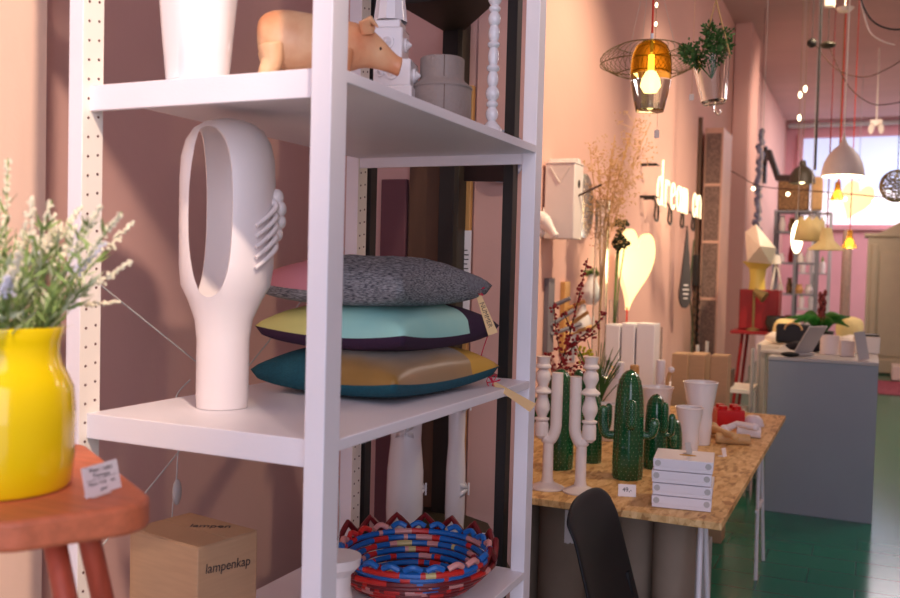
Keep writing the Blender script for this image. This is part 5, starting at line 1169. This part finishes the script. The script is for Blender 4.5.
for k_ in range(26):
    R = Matrix.Rotation(random.uniform(0, PI), 3, 'X')@Matrix.Rotation(random.uniform(0, PI), 3, 'Z')@Matrix.Rotation(random.uniform(0, PI), 3, 'Y'); rr = 15*s
    b.sweep([R@Vector((rr*math.cos(2*PI*j/36), rr*math.sin(2*PI*j/36), 0)) for j in range(36)], .004, 5, closed=True)
b.build('wire_globe', t_); b = MB(M_black); b.cyl((0, 0, 15*s), (0, 0, ZC-q.z-.001), .004, None, 5); b.build('cord', t_)
b = MB(M_black); b.ball((0, 0, 0), .01) ; b.bm.clear()
# black arm wall lamp
q = ray(802, 183, 'y', 14.0); s = 13.1/FPX; wl = thing('black_wall_lamp', 'black dome lamp on a jointed arm reaching out from the left wall', 'wall lamp', q)
b = MB(M_olive); pr = [(0, 23), (3, 22), (3.6, 17), (8, 14), (11.5, 8), (12.5, 0)]; b.lathe([(r*s, z*s) for r, z in pr]+[((r-.5)*s if r else 0, (z-.5)*s) for r, z in reversed(pr)], n=32); b.build('shade', wl)
b = MB(M_bulbw); b.ball((0, 0, 2.5*s), 3.2*s); b.build('bulb', wl)
b = MB(M_black); e1 = ray(778, 178, 'y', 14.6)-q; e2 = ray(769, 152, 'y', 15.2)-q; e3 = Vector((WX+.03-q.x, e2.y+.9, e2.z-.1)); b.sweep([(0, 0, 5*s), e1], .05, 8); b.build('arm', wl)
b = MB(M_black); b.sweep([e1, e2], .05, 8); b.build('arm', wl); b = MB(M_black); b.sweep([e2, e3], .022, 8); b.box(e3+Vector((-.005, 0, 0)), (.05, .2, .6)); b.build('wall_mount', wl)
light('POINT', 'wall_lamp_light', (q.x, q.y, q.z-.05), (0, 0, 0), 2, (1, .8, .5), shadow_soft_size=.04)
# ceiling cords, light beads, hanging spheres
def hang(label, px, py, y, m, name='pendant_cable', r=.006, bead=None, cat='cord'):
    q = ray(px, py, 'y', y); t_ = thing(name, label, cat, q); b = MB(m); b.cyl((0, 0, 0), (0, 0, ZC-q.z-.001), r, None, 6); b.build('cable', t_)
    return t_, q
t_, q = hang('twisted black lamp cord hanging left of the white onion pendant', 815, 170, 7.4, M_black, r=.009)
t_, q = hang('left red lamp cord hanging behind the onion pendant', 839, 185, 8.6, M_redcord)
for j, (px, py) in enumerate(((798, 150), (803, 148))):
    t_, q = hang(['left one of two bead light strings hanging from the ceiling', 'right one of two bead light strings hanging from the ceiling'][j], px, py, 8.5, M_brass, 'bead_light_string', .002, cat='fairy lights')
    for py2 in ((95, 118) if j == 0 else (89,)): b = MB(M_bulbw); b.ball((0, 0, ray(px, py2, 'y', 8.5).z-q.z), (.014, .014, .028), n=10, m=8); b.build('bead', t_)
for j, (px, py, rr, zz, m) in enumerate(((812, 43, .035, .035, M_black), (828, 45, .055, .025, M_olive))):
    q = ray(px, py, 'y', 7.2); t_ = thing('cord_cap', ['black round ceiling cap on a cord near the ceiling', 'olive flat ceiling cap on a cord near the ceiling'][j], 'ceiling cap', q); b = MB(m); b.ball((0, 0, 0), (rr, rr, zz), n=16, m=10); b.build('cap', t_); b = MB(M_black); b.cyl((0, 0, 0), (0, 0, ZC-q.z-.001), .003, None, 5); b.build('cable', t_)
q = ray(845, 8, 'y', 7.0); t_ = thing('ceiling_bowl_rose', 'white shallow bowl-shaped cord junction below the ceiling', 'ceiling rose', q); b = MB(M_cream); b.lathe([(0, -.03), (.04, -.025), (.06, 0), (.055, .0), (0, -.015)], n=24); b.build('bowl', t_); b = MB(M_cream); b.box((-.10, 0, .04), (.07, .05, .05)); b.build('connector', t_, bevel=.006); b = MB(M_cream); b.cyl((0, 0, -.02), (0, 0, ZC-q.z-.001), .004, None, 6); b.build('cable', t_)
def sag(label, pts, y, m, r):
    P_ = bez([ray(px, py, 'y', y) for px, py in pts], 10); o_ = P_[0]; b = MB(m); b.sweep([p_-o_ for p_ in P_], r, 6); tag(b.build('sagging_cable', None, o_), label, 'cable')
sag('black cable sagging at the upper right corner', ((855, -14), (870, 18), (890, 29), (915, 28)), 6.5, M_black, .006)
sag('pale flex sagging from the white bowl junction', ((858, -10), (868, 28), (880, 40), (895, 45)), 6.5, M_cream, .004)
sag('thin dark cable looping across the ceiling, upper loop', ((812, 40), (835, 68), (862, 77), (885, 70), (910, 55)), 7.6, M_twig, .004)
sag('thin dark cable looping across the ceiling, lower loop', ((828, 45), (848, 85), (870, 103), (890, 104), (915, 98)), 7.8, M_twig, .004)
# fairy string on left wall corner
b = MB(M_twig); P_ = bez([ray(727, 168, 'y', 11.0), ray(740, 176, 'y', 10.6), ray(760, 186, 'y', 10.2), ray(800, 190, 'y', 9.8), ray(860, 195, 'y', 9.4), ray(910, 200, 'y', 9)], 8); t_ = thing('festoon_string', 'festoon light string with small globe bulbs crossing the rear of the shop', 'string lights', P_[0])
b.sweep([p_-P_[0] for p_ in P_], .005, 6); b.build('wire', t_)
for i in (14, 22, 30, 34, 38): 
    if i < len(P_): b = MB(M_bulbw); b.ball(P_[i]-P_[0]+Vector((0, 0, -.05)), .02, n=12, m=8); b.build('globe_bulb', t_)
q = ray(876, 130, 'y', 14); t_ = thing('twin_ceiling_spot', 'white twin ceiling spotlight in front of the back window', 'spotlight', (q.x, q.y, q.z)); t_.scale = (.5, .5, 1); b = MB(M_cream); b.box((0, 0, .1), (.3, .1, .08)); b.cyl((0, 0, .13), (0, 0, ZC-q.z-.001), .02); b.build('bracket', t_)
for s_ in (-1, 1): b = MB(M_cream); b.cyl((s_*.09, 0, .06), (s_*.13, -.15, -.0), .06, .07, 14); b.build('spot_head', t_)
# vertical garland near pilaster
q = ray(757, 222, 'y', 11.5); t_ = thing('dark_garland', 'blue-grey feather garland hanging on the left wall near the chimney breast', 'garland', (q.x, 11.5, q.z)); b = MB(mat('blue_grey_feather', (176, 180, 206), .9, vs=8, rgb2=(120, 116, 140)))
for k_ in range(36): b.ball((random.uniform(-.03, .03), random.uniform(-.03, .03), k_*.045-.5), (.035, .03, .04), n=8, m=5)
b.build('feathers', t_)
b = MB(M_twig); b.cyl((0, 0, 1.1), (0, 0, ZC-q.z-.001), .003, None, 5); b.build('hanging_wire', t_)

# pieces of a part hang under that part
SUB = {'pig_body': ('ear', 'eye', 'tail'), 'tower_body': ('stud',), 'box_lid': ('seal_sticker', 'gold_emblem'), 'cup_body': ('rim',), 'bag_body': ('handle',), 'brick_body': ('stud',),
       'drum_wall': ('torn_label',), 'board': ('peg', 'lettering'), 'card': ('handwriting', 'ruled_line'), 'cord': ('inline_switch',), 'tag_card': ('lettering',), 'paper': ('print_lines',),
       'carton_body': ('folded_top', 'moulded_fold', 'entrance_hole', 'perch'), 'head': ('ear',), 'cabinet_body': ('door',), 'glass_cone': (), 'carcass': ('pilaster_trim', 'door', 'arched_cornice'),
       'jar_body': ('seam', 'piping'), 'casing': ('mesh_front', 'band'), 'box_body': ('flap', 'handwriting')}
base = lambda o: o.name.split('.')[0]
for root in [o for o in COL.objects if o.parent is None and o.children]:
    kids = list(root.children)
    for pk in kids:
        if base(pk) in SUB and tuple(pk.location) == (0, 0, 0) and tuple(pk.rotation_euler) == (0, 0, 0):
            for ch in kids:
                if ch is not pk and base(ch) in SUB[base(pk)] and ch.parent is root: ch.parent = pk
